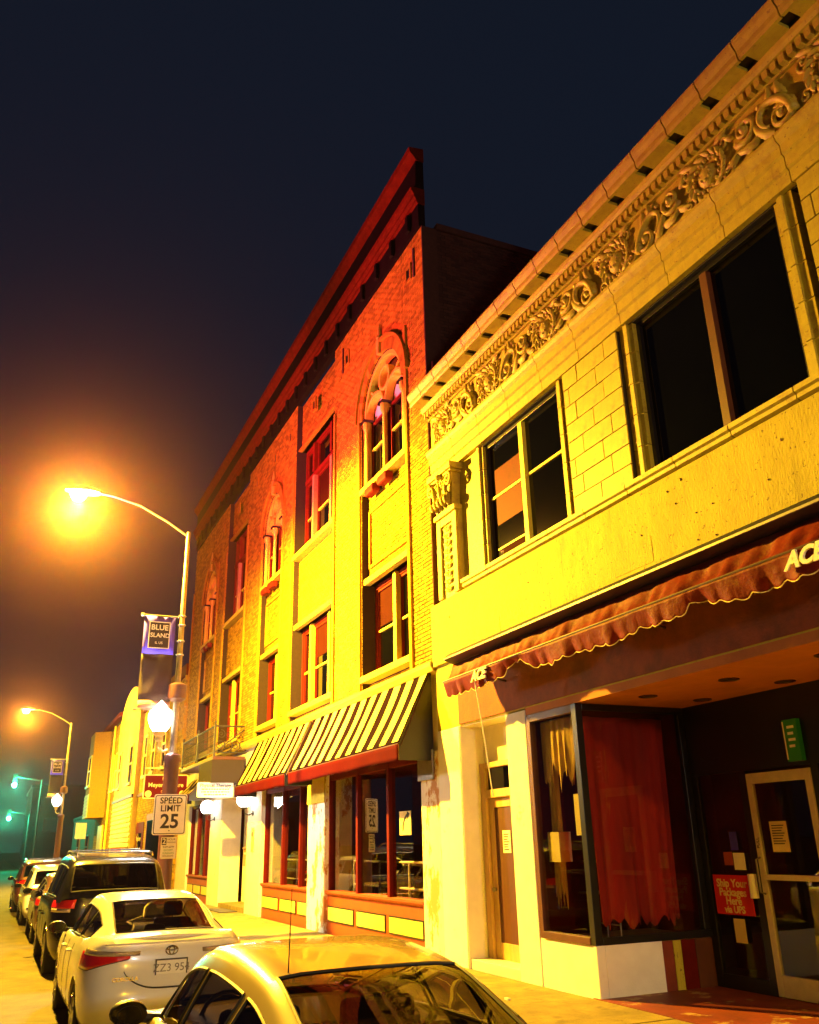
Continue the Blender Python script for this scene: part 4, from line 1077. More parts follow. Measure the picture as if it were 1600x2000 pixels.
# ---------------------------------------------------------------- striped awnings
def striped(x0, x1, n, label, yl=0.62, zt=4.72, zb=3.42, vb=3.16):
    t = thing("striped_awning", label, "awning", (0, 0, 0), "striped shop awnings")
    d = Vector((0, -yl - 0.02, zb - zt)); nn = Vector((0, d.z, -d.y)).normalized()
    if nn.y > 0: nn = -nn
    rs = random.Random(int(-x0 * 10)); ph = [rs.uniform(0, 6.28) for _ in range(4)]
    def cp(x_, t_, up=0.0):                            # canvas sagging between its ribs
        u = (x_ - x0) / (x1 - x0)
        sag = 0.035 * math.sin(math.pi * min(1, max(0, t_))) * abs(math.sin(3 * math.pi * u)) + 0.008 * math.sin(7 * x_ + ph[0] + 3 * t_) * math.sin(math.pi * min(1, t_))
        p = Vector((x_, 0.02, zt)) + d * t_ + nn * (up - sag)
        return (p.x, p.y, p.z)
    nx_ = 48
    cg = [[cp(x0 + (x1 - x0) * i_ / nx_, k / 10) for i_ in range(nx_ + 1)] for k in range(11)]
    vg = [[(x0 + (x1 - x0) * i_ / nx_, -yl - 0.004 + 0.012 * k / 4 * math.sin(i_ * 0.7 + ph[1]), zb + (vb - zb) * k / 4 + 0.008 * math.sin(i_ * 0.37 + ph[2]) * k / 4) for i_ in range(nx_ + 1)] for k in range(5)]
    vo = MB().grid(vg).build("valance", M["stripe_red"], t, True, fix=False); vo.modifiers.new("thick", 'SOLIDIFY').thickness = 0.004
    co = MB().grid(cg).build("canopy", M["stripe_dark"], t, True, fix=False); co.modifiers.new("thick", 'SOLIDIFY').thickness = 0.004
    for s_, xx in (("side", x0), ("side", x1 - 0.008)):
        MB().prism_x([(0.02, zt - 0.02), (-yl + 0.012, zb), (-yl + 0.012, vb), (0.02, vb + 0.0)], xx, xx + 0.008).build("side_panel", M["hood_metal"], t)
    per = (x1 - x0) / n
    for k in range(n):
        a = x0 + per * (k + 0.42); b_ = x0 + per * (k + 0.92)
        w = MB().grid([[cp(a + (b_ - a) * q / 3 + (0.015 * (1.5 - q) / 1.5 if r_ == 8 else 0), 0.965 * r_ / 8, 0.006) for q in range(4)] for r_ in range(9)])
        so = w.build("stripe", M["stripe_yellow"], t, fix=False)
        so.modifiers.new("thick", 'SOLIDIFY').thickness = 0.003
    for k in range(4):
        xx = x0 + (x1 - x0) * k / 3
        MB().tube([(xx, 0.02, zt - 0.05), (xx, -yl + 0.04, zb - 0.03)], 0.012, 5).build("rib", M["steel_dark"], t)
    MB().tube([(x0, -yl, zb), (x1, -yl, zb)], 0.012, 6).build("front_bar", M["steel_dark"], t)
striped(-19.72, -13.46, 11, "wide red awning with yellow stripes beside the white pier")
striped(-24.75, -20.0, 9, "shorter red awning with yellow stripes next to the iron balcony")
striped(-34.2, -31.75, 6, "small striped awning behind the hanging therapy sign, left of the balcony", 0.55, 4.22, 3.62, 3.40)
# ================================================================== street lamps, banners, signs
def street_lamp(px, label, full=True, glow=True, py=-3.35, spot=1.0, acorn=15000, glow_col=(1.0, 0.06, 0.14)):
    t = thing("street_lamp", label, "street lamp", (px, py, 0.18), "street lamps along the kerb")
    MB().lathe([(0.20, 0.0), (0.20, 0.25), (0.155, 0.35), (0.15, 3.35), (0.17, 3.40), (0.17, 3.50), (0.10, 3.55)], (0, 0, 0), 16).build("base_shroud", M["steel_dark"], t, True)
    MB().lathe([(0.070, 3.5), (0.042, 8.4)], (0, 0, 0), 14).build("pole", M["steel"], t, True)
    for z in (4.62, 4.85, 5.6, 5.9, 6.25, 6.45): MB().lathe([(0.075, -0.015), (0.09, 0.0), (0.075, 0.015)], (0, 0, z), 12).build("clamp_band", M["steel"], t)
    MB().lathe([(0.10, 4.60), (0.19, 4.66), (0.20, 4.72), (0.19, 4.95), (0.09, 5.0)], (0, 0, 0), 16).build("collar", M["steel_dark"], t, True)
    MB().tube([(0, 0.0, 8.30), (0, -0.45, 8.58), (0, -1.1, 8.90), (0, -1.7, 9.04), (0, -2.05, 9.07)], 0.026, 8, 0.022).build("lamp_arm", M["steel"], t, True)
    # cobra head
    rows = []
    for k in range(9):
        u = k / 8; w = 0.17 * math.sin(math.pi * min(1, 0.12 + u * 0.85)) ** 0.6 + 0.01
        row = []
        for j in range(9):
            a = math.pi * j / 8
            row.append((w * math.cos(a), -1.98 - 0.72 * u, 9.05 + 0.14 * math.sin(a) * (w / 0.17)))
        rows.append(row)
    MB().grid(rows).build("lamp_head", M["steel"], t, True, fix=False)
    MB().lathe([(0.0, -0.20), (0.10, -0.175), (0.16, -0.10), (0.175, 0.0)], (0, -2.42, 9.04), 16).build("lens", M["lens_sodium"], t, True)
    sp = spot_light("lamp_light", (0, -2.42, 8.66), LAMP_SPOT * spot, SODIUM, 0.16, 180, 0.4, t)
    sp.rotation_euler = (R(20), 0, 0)
    if glow: point_light("lamp_glow", (0, -2.42, 8.68), LAMP_GLOW * spot, glow_col, 0.15, t)
    # acorn lamp on a bracket
    MB().tube([(0, -0.10, 3.62), (0, -0.20, 3.58), (0, -0.30, 3.66), (0, -0.30, 3.80)], 0.028, 8).build("bracket", M["sign_gold"], t, True)
    MB().lathe([(0.05, 3.78), (0.09, 3.82), (0.06, 3.88), (0.13, 3.93), (0.14, 3.97)], (0, -0.30, 0), 14).build("fitter", M["sign_gold"], t, True)
    MB().lathe([(0.12, 3.97), (0.19, 4.06), (0.245, 4.20), (0.25, 4.32), (0.22, 4.40), (0.13, 4.46), (0.10, 4.52), (0.04, 4.58), (0.01, 4.62)], (0, -0.30, 0), 22).build("acorn_globe", M["lens_acorn"], t, True)
    point_light("acorn_light", (0, -0.30, 4.24), acorn, WHITE_LAMP, 0.27, t)
    return t
street_lamp(POLE_X[0], "tall street lamp with blazing head and white acorn globe, carrying the speed limit sign")
street_lamp(POLE_X[1], "distant street lamp with orange glow beyond the parked cars", spot=0.6, acorn=5000, glow_col=(1.0, 0.50, 0.06))
street_lamp(POLE_X[2], "street lamp standing behind the viewpoint, lighting the parked white sedan", spot=0.10, acorn=36000)

def banner(px, label, py=-3.35):
    t = thing("street_banner", label, "banner", (px, py, 0.18), "banners on the street lamps")
    for z in (6.42, 4.42):
        MB().tube([(0.02, -0.08, z), (0.02, -0.84, z)], 0.017, 6).build("banner_rod", M["steel"], t)
        MB().lathe([(0.0, -0.04), (0.035, -0.03), (0.035, 0.03), (0.0, 0.04)], (0.02, -0.84, z), 10, 'y').build("rod_knob", M["steel"], t)
    rows = []
    for i_ in range(13):
        z = 6.40 - 1.96 * i_ / 12
        rows.append([(0.02 + 0.025 * math.sin(k * 0.9 + i_ * 0.5), -0.80 + 0.66 * k / 8, z) for k in range(9)])
    b = MB().grid(rows[:6]).build("banner_cloth", M["banner_blue"], t, True, fix=False); b.modifiers.new("thick", 'SOLIDIFY').thickness = 0.004
    b = MB().grid(rows[5:12]).build("banner_lower", M["banner_dark"], t, True, fix=False); b.modifiers.new("thick", 'SOLIDIFY').thickness = 0.004
    b = MB().grid(rows[11:]).build("banner_hem", M["pink_cloth"], t, True, fix=False); b.modifiers.new("thick", 'SOLIDIFY').thickness = 0.004
    MB().box(0.052, 0.058, -0.69, -0.25, 5.70, 6.28).build("emblem_ground", M["ink"], t)
    eb = MB()
    for (a, b_, c, d) in ((-0.69, -0.25, 6.262, 6.28), (-0.69, -0.25, 5.70, 5.718), (-0.69, -0.672, 5.718, 6.262), (-0.268, -0.25, 5.718, 6.262)): eb.box(0.058, 0.062, a, b_, c, d)
    eb.build("emblem_border", M["paper"], t)
    text("lettering", "BLUE", 0.16, (0.060, -0.47, 6.15), M["paper"], t, FACE_X, bold=0.003)
    text("lettering", "ISLAND", 0.13, (0.060, -0.47, 5.98), M["paper"], t, FACE_X, bold=0.002)
    text("lettering", "IL US", 0.075, (0.060, -0.47, 5.82), M["paper"], t, FACE_X)
    return t
banner(POLE_X[0], "blue town banner on the near street lamp above the white acorn globe")
banner(POLE_X[1], "small dark banner on the distant street lamp beyond the parked cars")

def rrect(w, h, r_, n=5):
    p = []
    for (cx, cz, a0) in ((w/2-r_, h/2-r_, 0), (-w/2+r_, h/2-r_, 90), (-w/2+r_, -h/2+r_, 180), (w/2-r_, -h/2+r_, 270)):
        for k in range(n + 1):
            a = R(a0 + 90 * k / n); p.append((cx + r_ * math.cos(a), cz + r_ * math.sin(a)))
    return p
def plate_x(name, w, h, x0, x1, mat_, par, y=0, z=0, r_=0.04):
    return MB().prism_x([(p[0] + y, p[1] + z) for p in rrect(w, h, r_)], x0, x1).build(name, mat_, par)
SGX = POLE_X[0] + 0.18
sg = thing("speed_limit_sign", "white rectangular speed limit 25 sign fixed to the near street lamp", "sign", (SGX, -3.345, 2.14))
plate_x("sign_panel", 0.65, 0.77, 0.0, 0.006, M["sign_white"], sg, 0, 0.385)
plate_x("sign_border", 0.615, 0.735, 0.006, 0.008, M["ink"], sg, 0, 0.385, 0.035)
plate_x("sign_field", 0.585, 0.705, 0.008, 0.010, M["sign_white"], sg, 0, 0.385, 0.03)
text("lettering", "SPEED", 0.165, (0.011, 0.01, 0.645), M["ink"], sg, FACE_X, bold=0.003)
text("lettering", "LIMIT", 0.165, (0.011, 0.0, 0.495), M["ink"], sg, FACE_X, bold=0.003)
text("lettering", "25", 0.37, (0.011, 0.0, 0.245), M["ink"], sg, FACE_X, bold=0.009)
for z in (0.08, 0.72): MB().lathe([(0.0, 0.016), (0.012, 0.014), (0.012, 0.008)], (0, 0, z), 8, 'x').build("bolt", M["ink"], sg)
pk = thing("parking_sign", "small two hour parking sign under the speed limit sign", "sign", (SGX, -3.33, 1.70))
plate_x("sign_panel", 0.30, 0.40, 0.0, 0.005, M["paper"], pk, 0, 0.2, 0.02)
MB().box(0.005, 0.007, -0.135, -0.045, 0.255, 0.385).build("number_ground", M["ink"], pk)
text("lettering", "2", 0.14, (0.008, -0.09, 0.32), M["paper"], pk, FACE_X, bold=0.003)
for s_, yy, zz, sz in (("HOUR", 0.05, 0.355, 0.055), ("PARKING", 0.05, 0.30, 0.042), ("9AM-6PM", 0.0, 0.215, 0.055), ("EXCEPT", 0.0, 0.155, 0.05), ("SUNDAYS", 0.0, 0.10, 0.05), ("HOLIDAYS", 0.0, 0.05, 0.045)):
    text("lettering", s_, sz, (0.006, yy, zz), M["sign_green"] if sz == 0.05 else M["ink"], pk, FACE_X)
p2 = thing("parking_sign", "small pale parking sign on a post behind the dark SUV", "sign", (-40.0, -3.3, 0.18))
MB().tube([(0, 0, 0), (0, 0, 2.75)], 0.03, 6).build("post", M["steel"], p2)
plate_x("sign_panel", 0.42, 0.62, 0.035, 0.04, M["paper"], p2, 0, 2.45, 0.03)

# hanging shop signs (face along the street)
pt = thing("hanging_sign", "white hanging sign for physical therapy beside the globe lamps", "sign", (-26.62, -0.76, 3.26))
plate_x("sign_panel", 1.06, 0.42, -0.02, 0.02, M["sign_white"], pt, 0, 0.20, 0.05)
text("lettering", "Physical Therapy", 0.135, (0.022, 0.0, 0.32), M["ink"], pt, FACE_X, bold=0.002)
for k, s_ in enumerate((0.80, 0.82, 0.66)):
    mk = MB(); yy = -s_ / 2; rn = random.Random(k)
    while yy < s_ / 2:
        w = rn.uniform(0.03, 0.09); mk.box(0.02, 0.0225, yy, min(yy + w, s_ / 2), 0.20 - 0.075 * k, 0.232 - 0.075 * k); yy += w + 0.022
    mk.build("small_print", M["ink"], pt)
for yy in (-0.35, 0.35): MB().tube([(0, yy, 0.40), (0, yy, 0.52)], 0.008, 5).build("hanger", M["iron"], pt)
ms = thing("hanging_sign", "maroon hanging eyecare sign with gold letters behind the lamp post", "sign", (-34.6, -0.90, 3.62))
plate_x("sign_panel", 1.62, 0.86, -0.03, 0.03, M["sign_gold"], ms, 0, 0.42, 0.05)
plate_x("sign_field", 1.54, 0.78, 0.03, 0.035, M["sign_maroon"], ms, 0, 0.42, 0.04)
text("lettering", "Meyer Eyecare", 0.215, (0.036, 0.0, 0.47), M["sign_gold"], ms, FACE_X, bold=0.003)
MB().lathe([(0.0, 0.012), (0.13, 0.008), (0.14, 0.0)], (0.034, 0.0, 0.70), 16, 'x').build("emblem", M["sign_gold"], ms)
for s_, zz in (("DR. JILL", 0.24), ("MEYER", 0.12)): text("lettering", s_, 0.10, (0.036, 0.0, zz), M["sign_gold"], ms, FACE_X)
for yy in (-0.62, 0.62): MB().lathe([(0.07, 0.0), (0.12, 0.004), (0.12, 0.012), (0.07, 0.016)], (0.034, yy, 0.16), 16, 'x').build("corner_rosette", M["sign_gold"], ms)
MB().tube([(0, -0.80, 1.08), (0, 0.93, 1.08)], 0.03, 6).build("bracket_arm", M["sign_gold"], ms)
for yy in (-0.5, 0.5): MB().tube([(0, yy, 0.84), (0, yy, 1.08)], 0.012, 5).build("hanger", M["iron"], ms)

# traffic signals far down the street
def signal(px, arm_z, label, sy):
    t = thing("traffic_signal", label, "traffic signal", (px, -3.35, 0.18), "green traffic signals at the far crossing")
    MB().lathe([(0.16, 0), (0.12, 0.4), (0.08, arm_z + 0.1)], (0, 0, 0), 10).build("pole", M["iron"], t, True)
    MB().tube([(0, 0, arm_z), (0, sy, arm_z + 0.35)], 0.05, 6).build("mast_arm", M["iron"], t)
    MB().box(-0.15, 0.15, sy - 0.18, sy + 0.18, arm_z - 0.55, arm_z + 0.55).build("signal_head", M["signal_case"], t, bevel=0.03)
    for k, m_ in enumerate(("lens_green", "lens_off", "lens_off")):
        z = arm_z - 0.36 + 0.36 * k
        MB().lathe([(0.17, 0.0), (0.13, 0.05), (0.0, 0.08)], (0.15, sy, z), 14, 'x').build("lens", M[m_], t, True)
        MB().tube([(0.15 + 0.1, sy - 0.14, z + 0.02), (0.25, sy, z + 0.15), (0.25, sy + 0.14, z + 0.02)], 0.012, 4).build("visor", M["signal_case"], t)
    point_light("signal_light", (0.42, sy, arm_z - 0.36), 4500, (0.02, 1.0, 0.45), 0.16, t)
signal(-84.0, 7.35, "upper green traffic signal on the tall mast at the far crossing", -2.15)
signal(-106.0, 5.35, "lower green traffic signal on the farther mast beyond the crossing", -2.0)

# ================================================================== buildings farther along the street
def brick_face(par, x0, x1, z0, z1, y, name="brickwork", m_="brick", bl=0.32, ch=0.11, holes=()):
    mb = MB(); r_ = 0; z = z0
    while z < z1 - 0.02:
        x = x0 - (bl / 2 if r_ % 2 else 0)
        while x < x1:
            a, b_ = max(x, x0), min(x + bl, x1)
            if b_ - a > 0.03 and not any(h[0] - 0.02 < (a + b_) / 2 < h[1] + 0.02 and h[2] - 0.02 < z + ch / 2 < h[3] + 0.02 for h in holes):
                mb.box(a + 0.008, b_ - 0.008, y - 0.02 + random.uniform(-.004, .004), y, z + 0.008, min(z + ch, z1) - 0.008, random.random(), back=False)
            x += bl
        z += ch; r_ += 1
    o = mb.build(name, M[m_], par, fix=False); o['kind'] = 'stuff'
def far_window(par, x0, x1, z0, z1, y, m_="tracery_paint"):
    f = MB(); f.box(x0, x0 + 0.1, y - 0.06, y + 0.02, z0, z1).box(x1 - 0.1, x1, y - 0.06, y + 0.02, z0, z1).box(x0 + 0.1, x1 - 0.1, y - 0.06, y + 0.02, z1 - 0.1, z1).box(x0 - 0.05, x1 + 0.05, y - 0.12, y + 0.02, z0 - 0.12, z0)
    f.box(x0 + 0.1, x1 - 0.1, y - 0.05, y + 0.02, (z0 + z1) / 2 - 0.04, (z0 + z1) / 2 + 0.04)
    w = f.build("window", M[m_], par)
    box("pane", M["night_glass"], w, x0 + 0.1, x1 - 0.1, y - 0.022, y - 0.012, z0, z1 - 0.1)
# orange brick house
cB = thing("brick_shop_house", "orange brick two-storey shop house behind the hanging eyecare sign", "building")
MB().box(-48.4, -36.42, 0.0, 12, 0.1, 9.0).build("wall", M["mortar"], cB)
brick_face(cB, -48.4, -36.42, 0.4, 8.6, 0.0)
for (a, b_) in ((-39.0, -38.0), (-41.6, -40.6), (-44.6, -43.6), (-47.2, -46.2)): far_window(cB, a, b_, 5.3, 7.3, -0.02, "sash_tan" if a > -42 else "tracery_paint")
MB().box(-48.4, -36.42, -0.12, 0.3, 8.6, 9.05).build("parapet", M["cornice_paint"], cB)
MB().box(-48.4, -36.42, -0.08, 0.0, 4.35, 4.5).build("belt_course", M["frame_brown"], cB)
for k in range(30):
    MB().box(-36.62 - 0.001 * (k % 2), -36.44, -0.06 - (0.05 if k % 2 else 0.0), 0.0, 0.5 + k * 0.27, 0.5 + k * 0.27 + 0.24).build("quoin", M["brick"], cB)
sh = MB().box(-47.9, -45.4, -0.05, 0.02, 0.2, 3.1).build("shop_door_surround", M["sign_maroon"], cB)
MB().box(-47.4, -45.9, -0.065, -0.05, 0.25, 2.6).build("door_pane", M["night_glass"], sh)
for s_, zz in (("Morgan Lowery", 2.35), ("Studio Dance Co", 1.85)): text("lettering", s_, 0.30, (-46.65, -0.07, zz), M["sign_gold"], sh, sx=0.75)
MB().box(-44.6, -40.2, -0.05, 0.02, 0.2, 3.4).build("shopfront_frame", M["bulkhead_orange"], cB)
MB().box(-44.3, -40.5, -0.062, -0.05, 1.0, 3.1).build("pane", M["night_glass"], cB)
MB().box(-39.6, -38.9, -0.10, 0.02, 0.2, 4.2).build("pier", M["bulkhead_orange"], cB)
# yellow stucco house with curved gable
cY = thing("stucco_house", "bright yellow stucco house front with curved gable between brick houses", "building")
gp = [(-57.0, 0.1), (-48.45, 0.1), (-48.45, 8.6)] + [(-52.7 + 4.2 * math.cos(R(a)), 8.6 + 2.0 * math.sin(R(a))) for a in range(10, 180, 10)] + [(-57.0, 8.6)]
MB().prism_y(gp, -0.25, 10).build("wall", M["stucco_yellow"], cY)
for (a, b_) in ((-55.9, -54.6), (-51.0, -49.7)): far_window(cY, a, b_, 5.2, 7.2, -0.25, "sash_tan")
MB().box(-57.0, -48.45, -0.34, -0.25, 4.4, 4.55).build("belt_course", M["frame_brown"], cY)
sd = MB()
for k in range(10): sd.prism_x([(-0.25, 2.0 + k * 0.24), (-0.33, 2.0 + k * 0.24), (-0.27, 2.0 + (k + 1) * 0.24), (-0.25, 2.0 + (k + 1) * 0.24)], -56.8, -48.6)
sd.build("siding", M["siding"], cY)
MB().box(-55.8, -51.5, -0.30, -0.24, 0.2, 1.95).build("shopfront", M["bulkhead_orange"], cY)
# farthest brick house with siding oriel
cE = thing("oriel_house", "tall orange brick house with yellow sided oriel at the far end", "building")
MB().box(-69.5, -57.05, 0.0, 10, 0.1, 9.6).build("wall", M["mortar"], cE)
brick_face(cE, -69.5, -57.05, 0.4, 9.4, 0.0)
MB().box(-69.9, -57.05, -0.35, 0.3, 9.6, 9.85).build("cornice", M["cornice_paint"], cE)
orl = MB().prism_z([(-68.8, 0.0), (-68.0, -1.0), (-65.0, -1.0), (-64.2, 0.0)], 3.9, 9.5).build("oriel", M["brick"], cE)
far_window(cE, -67.6, -65.4, 6.0, 8.0, -1.0)
far_window(cE, -62.0, -60.6, 5.4, 7.6, -0.02)
far_window(cE, -59.6, -58.4, 5.4, 7.6, -0.02)
sd = MB()
for k in range(7): sd.prism_x([(-1.0, 3.9 + k * 0.22), (-1.07, 3.9 + k * 0.22), (-1.02, 3.9 + (k + 1) * 0.22), (-1.0, 3.9 + (k + 1) * 0.22)], -68.0, -65.0)
sd.build("siding", M["siding"], cE)
MB().box(-66.2, -63.6, -0.12, 0.0, 0.2, 3.4).build("shop_sign_panel", M["panel_yellow"], cE)
MB().tube([(-61.2, -0.1, 0.2), (-61.2, -0.1, 9.5)], 0.07, 6).build("downspout", M["tracery_paint"], cE)
# low dark brown building at the end
cL = thing("low_building", "low dark brown building past the oriel house", "building")
MB().box(-92, -70.5, 0.2, 12, 0.1, 4.4).build("wall", M["brown_wall"], cL)
MB().box(-92, -70.5, 0.1, 0.3, 4.4, 4.65).build("parapet", M["roofing"], cL)
for a in (-78.0, -86.0): far_window(cL, a, a + 2.5, 1.2, 3.0, 0.2, "frame_brown")
# dark blocks closing the street
for (x0, x1, y0, y1, h, lb) in ((-175, -150, -2, 18, 11, "dark distant building on the right side of the far street end"), (-190, -165, -46, -22, 9, "dark distant building across the far street end")):
    t = thing("distant_building", lb, "building")
    MB().box(x0, x1, y0, y1, 0.1, h).build("wall", M["roofing"], t)
    MB().box(x0 - .2, x1 + .2, y0 - .2, y1 + .2, h, h + .4).build("parapet", M["roofing"], t)
    for k in range(4): box("window", M["night_glass"], t, x1, x1 + 0.05, y0 + 2 + k * 4.5, y0 + 4 + k * 4.5, 4.5, 6.5)
# ================================================================== cars
def lerp(tab, x):
    if x <= tab[0][0]: return tab[0][1]
    for (a, va), (b, vb) in zip(tab, tab[1:]):
        if x <= b: return va + (vb - va) * (x - a) / (b - a)
    return tab[-1][1]
def smooth_tab(tab, w=0.10, n=140):
    x0, x1 = tab[0][0], tab[-1][0]
    out = []
    for k in range(n + 1):
        x = x0 + (x1 - x0) * k / n
        e = min(w, x - x0, x1 - x)
        out.append((x, sum(lerp(tab, x + e * q) for q in (-1, -.6, -.2, .2, .6, 1)) / 6))
    return out

SEDAN = dict(L=4.6, W=0.885, wheel=0.315, wx=(-1.33, 1.37),
    top=[(-2.4, 1.0), (-2.25, 1.065), (-1.7, 1.09), (-1.0, 1.02), (1.0, 0.99), (1.25, 0.975), (1.9, 0.86), (2.2, 0.74), (2.4, 0.6)],
    lev=[.20, .27, .35, .45, .55, .65, .75, .84, .91, .97, 1.03, 1.10], Wf=[.90, .95, .985, 1, 1, 1, .995, .985, .97, .945, .91, .86],
    Xr=[(.2, -2.12), (.27, -2.22), (.35, -2.28), (.45, -2.30), (.58, -2.30), (.66, -2.26), (.75, -2.21), (.9, -2.17), (1.0, -2.17), (1.05, -2.16), (1.10, -2.08)],
    Xf=[(.2, 2.12), (.35, 2.26), (.5, 2.30), (.65, 2.28), (.75, 2.22), (.85, 2.08), (.95, 1.85), (1.1, 1.5)],
    roof=[(-1.80, 1.08), (-1.35, 1.24), (-0.95, 1.375), (-0.6, 1.425), (-0.2, 1.452), (0.2, 1.45), (0.45, 1.42), (0.7, 1.315), (1.25, 0.985)],
    belt=[(-1.8, 1.05), (1.25, 0.95)], wb=[(-1.8, .64), (-1.3, .78), (-.5, .825), (.5, .825), (1.0, .77), (1.25, .70)], wr=[(-1.8, .57), (-.9, .53), (.4, .55), (1.25, .62)],
    rw=(-1.70, -0.86), ws=(0.50, 1.16), sw=((-1.28, -0.78), (-0.70, 0.02), (0.10, 0.80)))
SUV = dict(L=5.0, W=0.98, wheel=0.37, wx=(-1.48, 1.45),
    top=[(-2.6, 1.15), (-2.2, 1.17), (1.3, 1.12), (1.5, 1.10), (2.2, 1.0), (2.6, 0.85)],
    lev=[.26, .34, .45, .58, .70, .82, .92, 1.0, 1.07, 1.12, 1.17], Wf=[.92, .96, .99, 1, 1, 1, .995, .985, .97, .95, .93],
    Xr=[(.26, -2.30), (.34, -2.42), (.45, -2.48), (.60, -2.50), (.72, -2.46), (.85, -2.42), (1.0, -2.41), (1.17, -2.38)],
    Xf=[(.26, 2.3), (.45, 2.45), (.7, 2.5), (.9, 2.42), (1.05, 2.25), (1.17, 2.0)],
    roof=[(-2.38, 1.17), (-2.30, 1.42), (-2.18, 1.68), (-2.05, 1.76), (-1.5, 1.81), (-0.2, 1.84), (0.4, 1.81), (0.75, 1.68), (1.5, 1.11)],
    belt=[(-2.4, 1.14), (1.5, 1.07)], wb=[(-2.4, .84), (-2.0, .90), (.6, .92), (1.5, .80)], wr=[(-2.4, .76), (-2.0, .66), (.5, .66), (1.5, .72)],
    rw=(-2.345, -2.14), ws=(0.62, 1.40), sw=((-2.0, -1.3), (-1.2, -0.25), (-0.15, 0.85)))
def outline(n=6.5):
    pts = [(-(1 - g_ ** n) ** (1 / n), g_) for g_ in (0, .2, .35, .5, .6, .68, .75, .8, .84, .875, .905)]
    f = -0.895
    f0 = pts[-1][0]
    fs = [f0 + (-f0 * 2) * k / 78 for k in range(1, 78)]
    pts += [(q, (1 - abs(q) ** n) ** (1 / n)) for q in fs]
    pts += [((1 - g_ ** n) ** (1 / n), g_) for g_ in (.905, .875, .84, .8, .75, .68, .6, .5, .35, .2, 0)]
    return pts
OUT = outline()

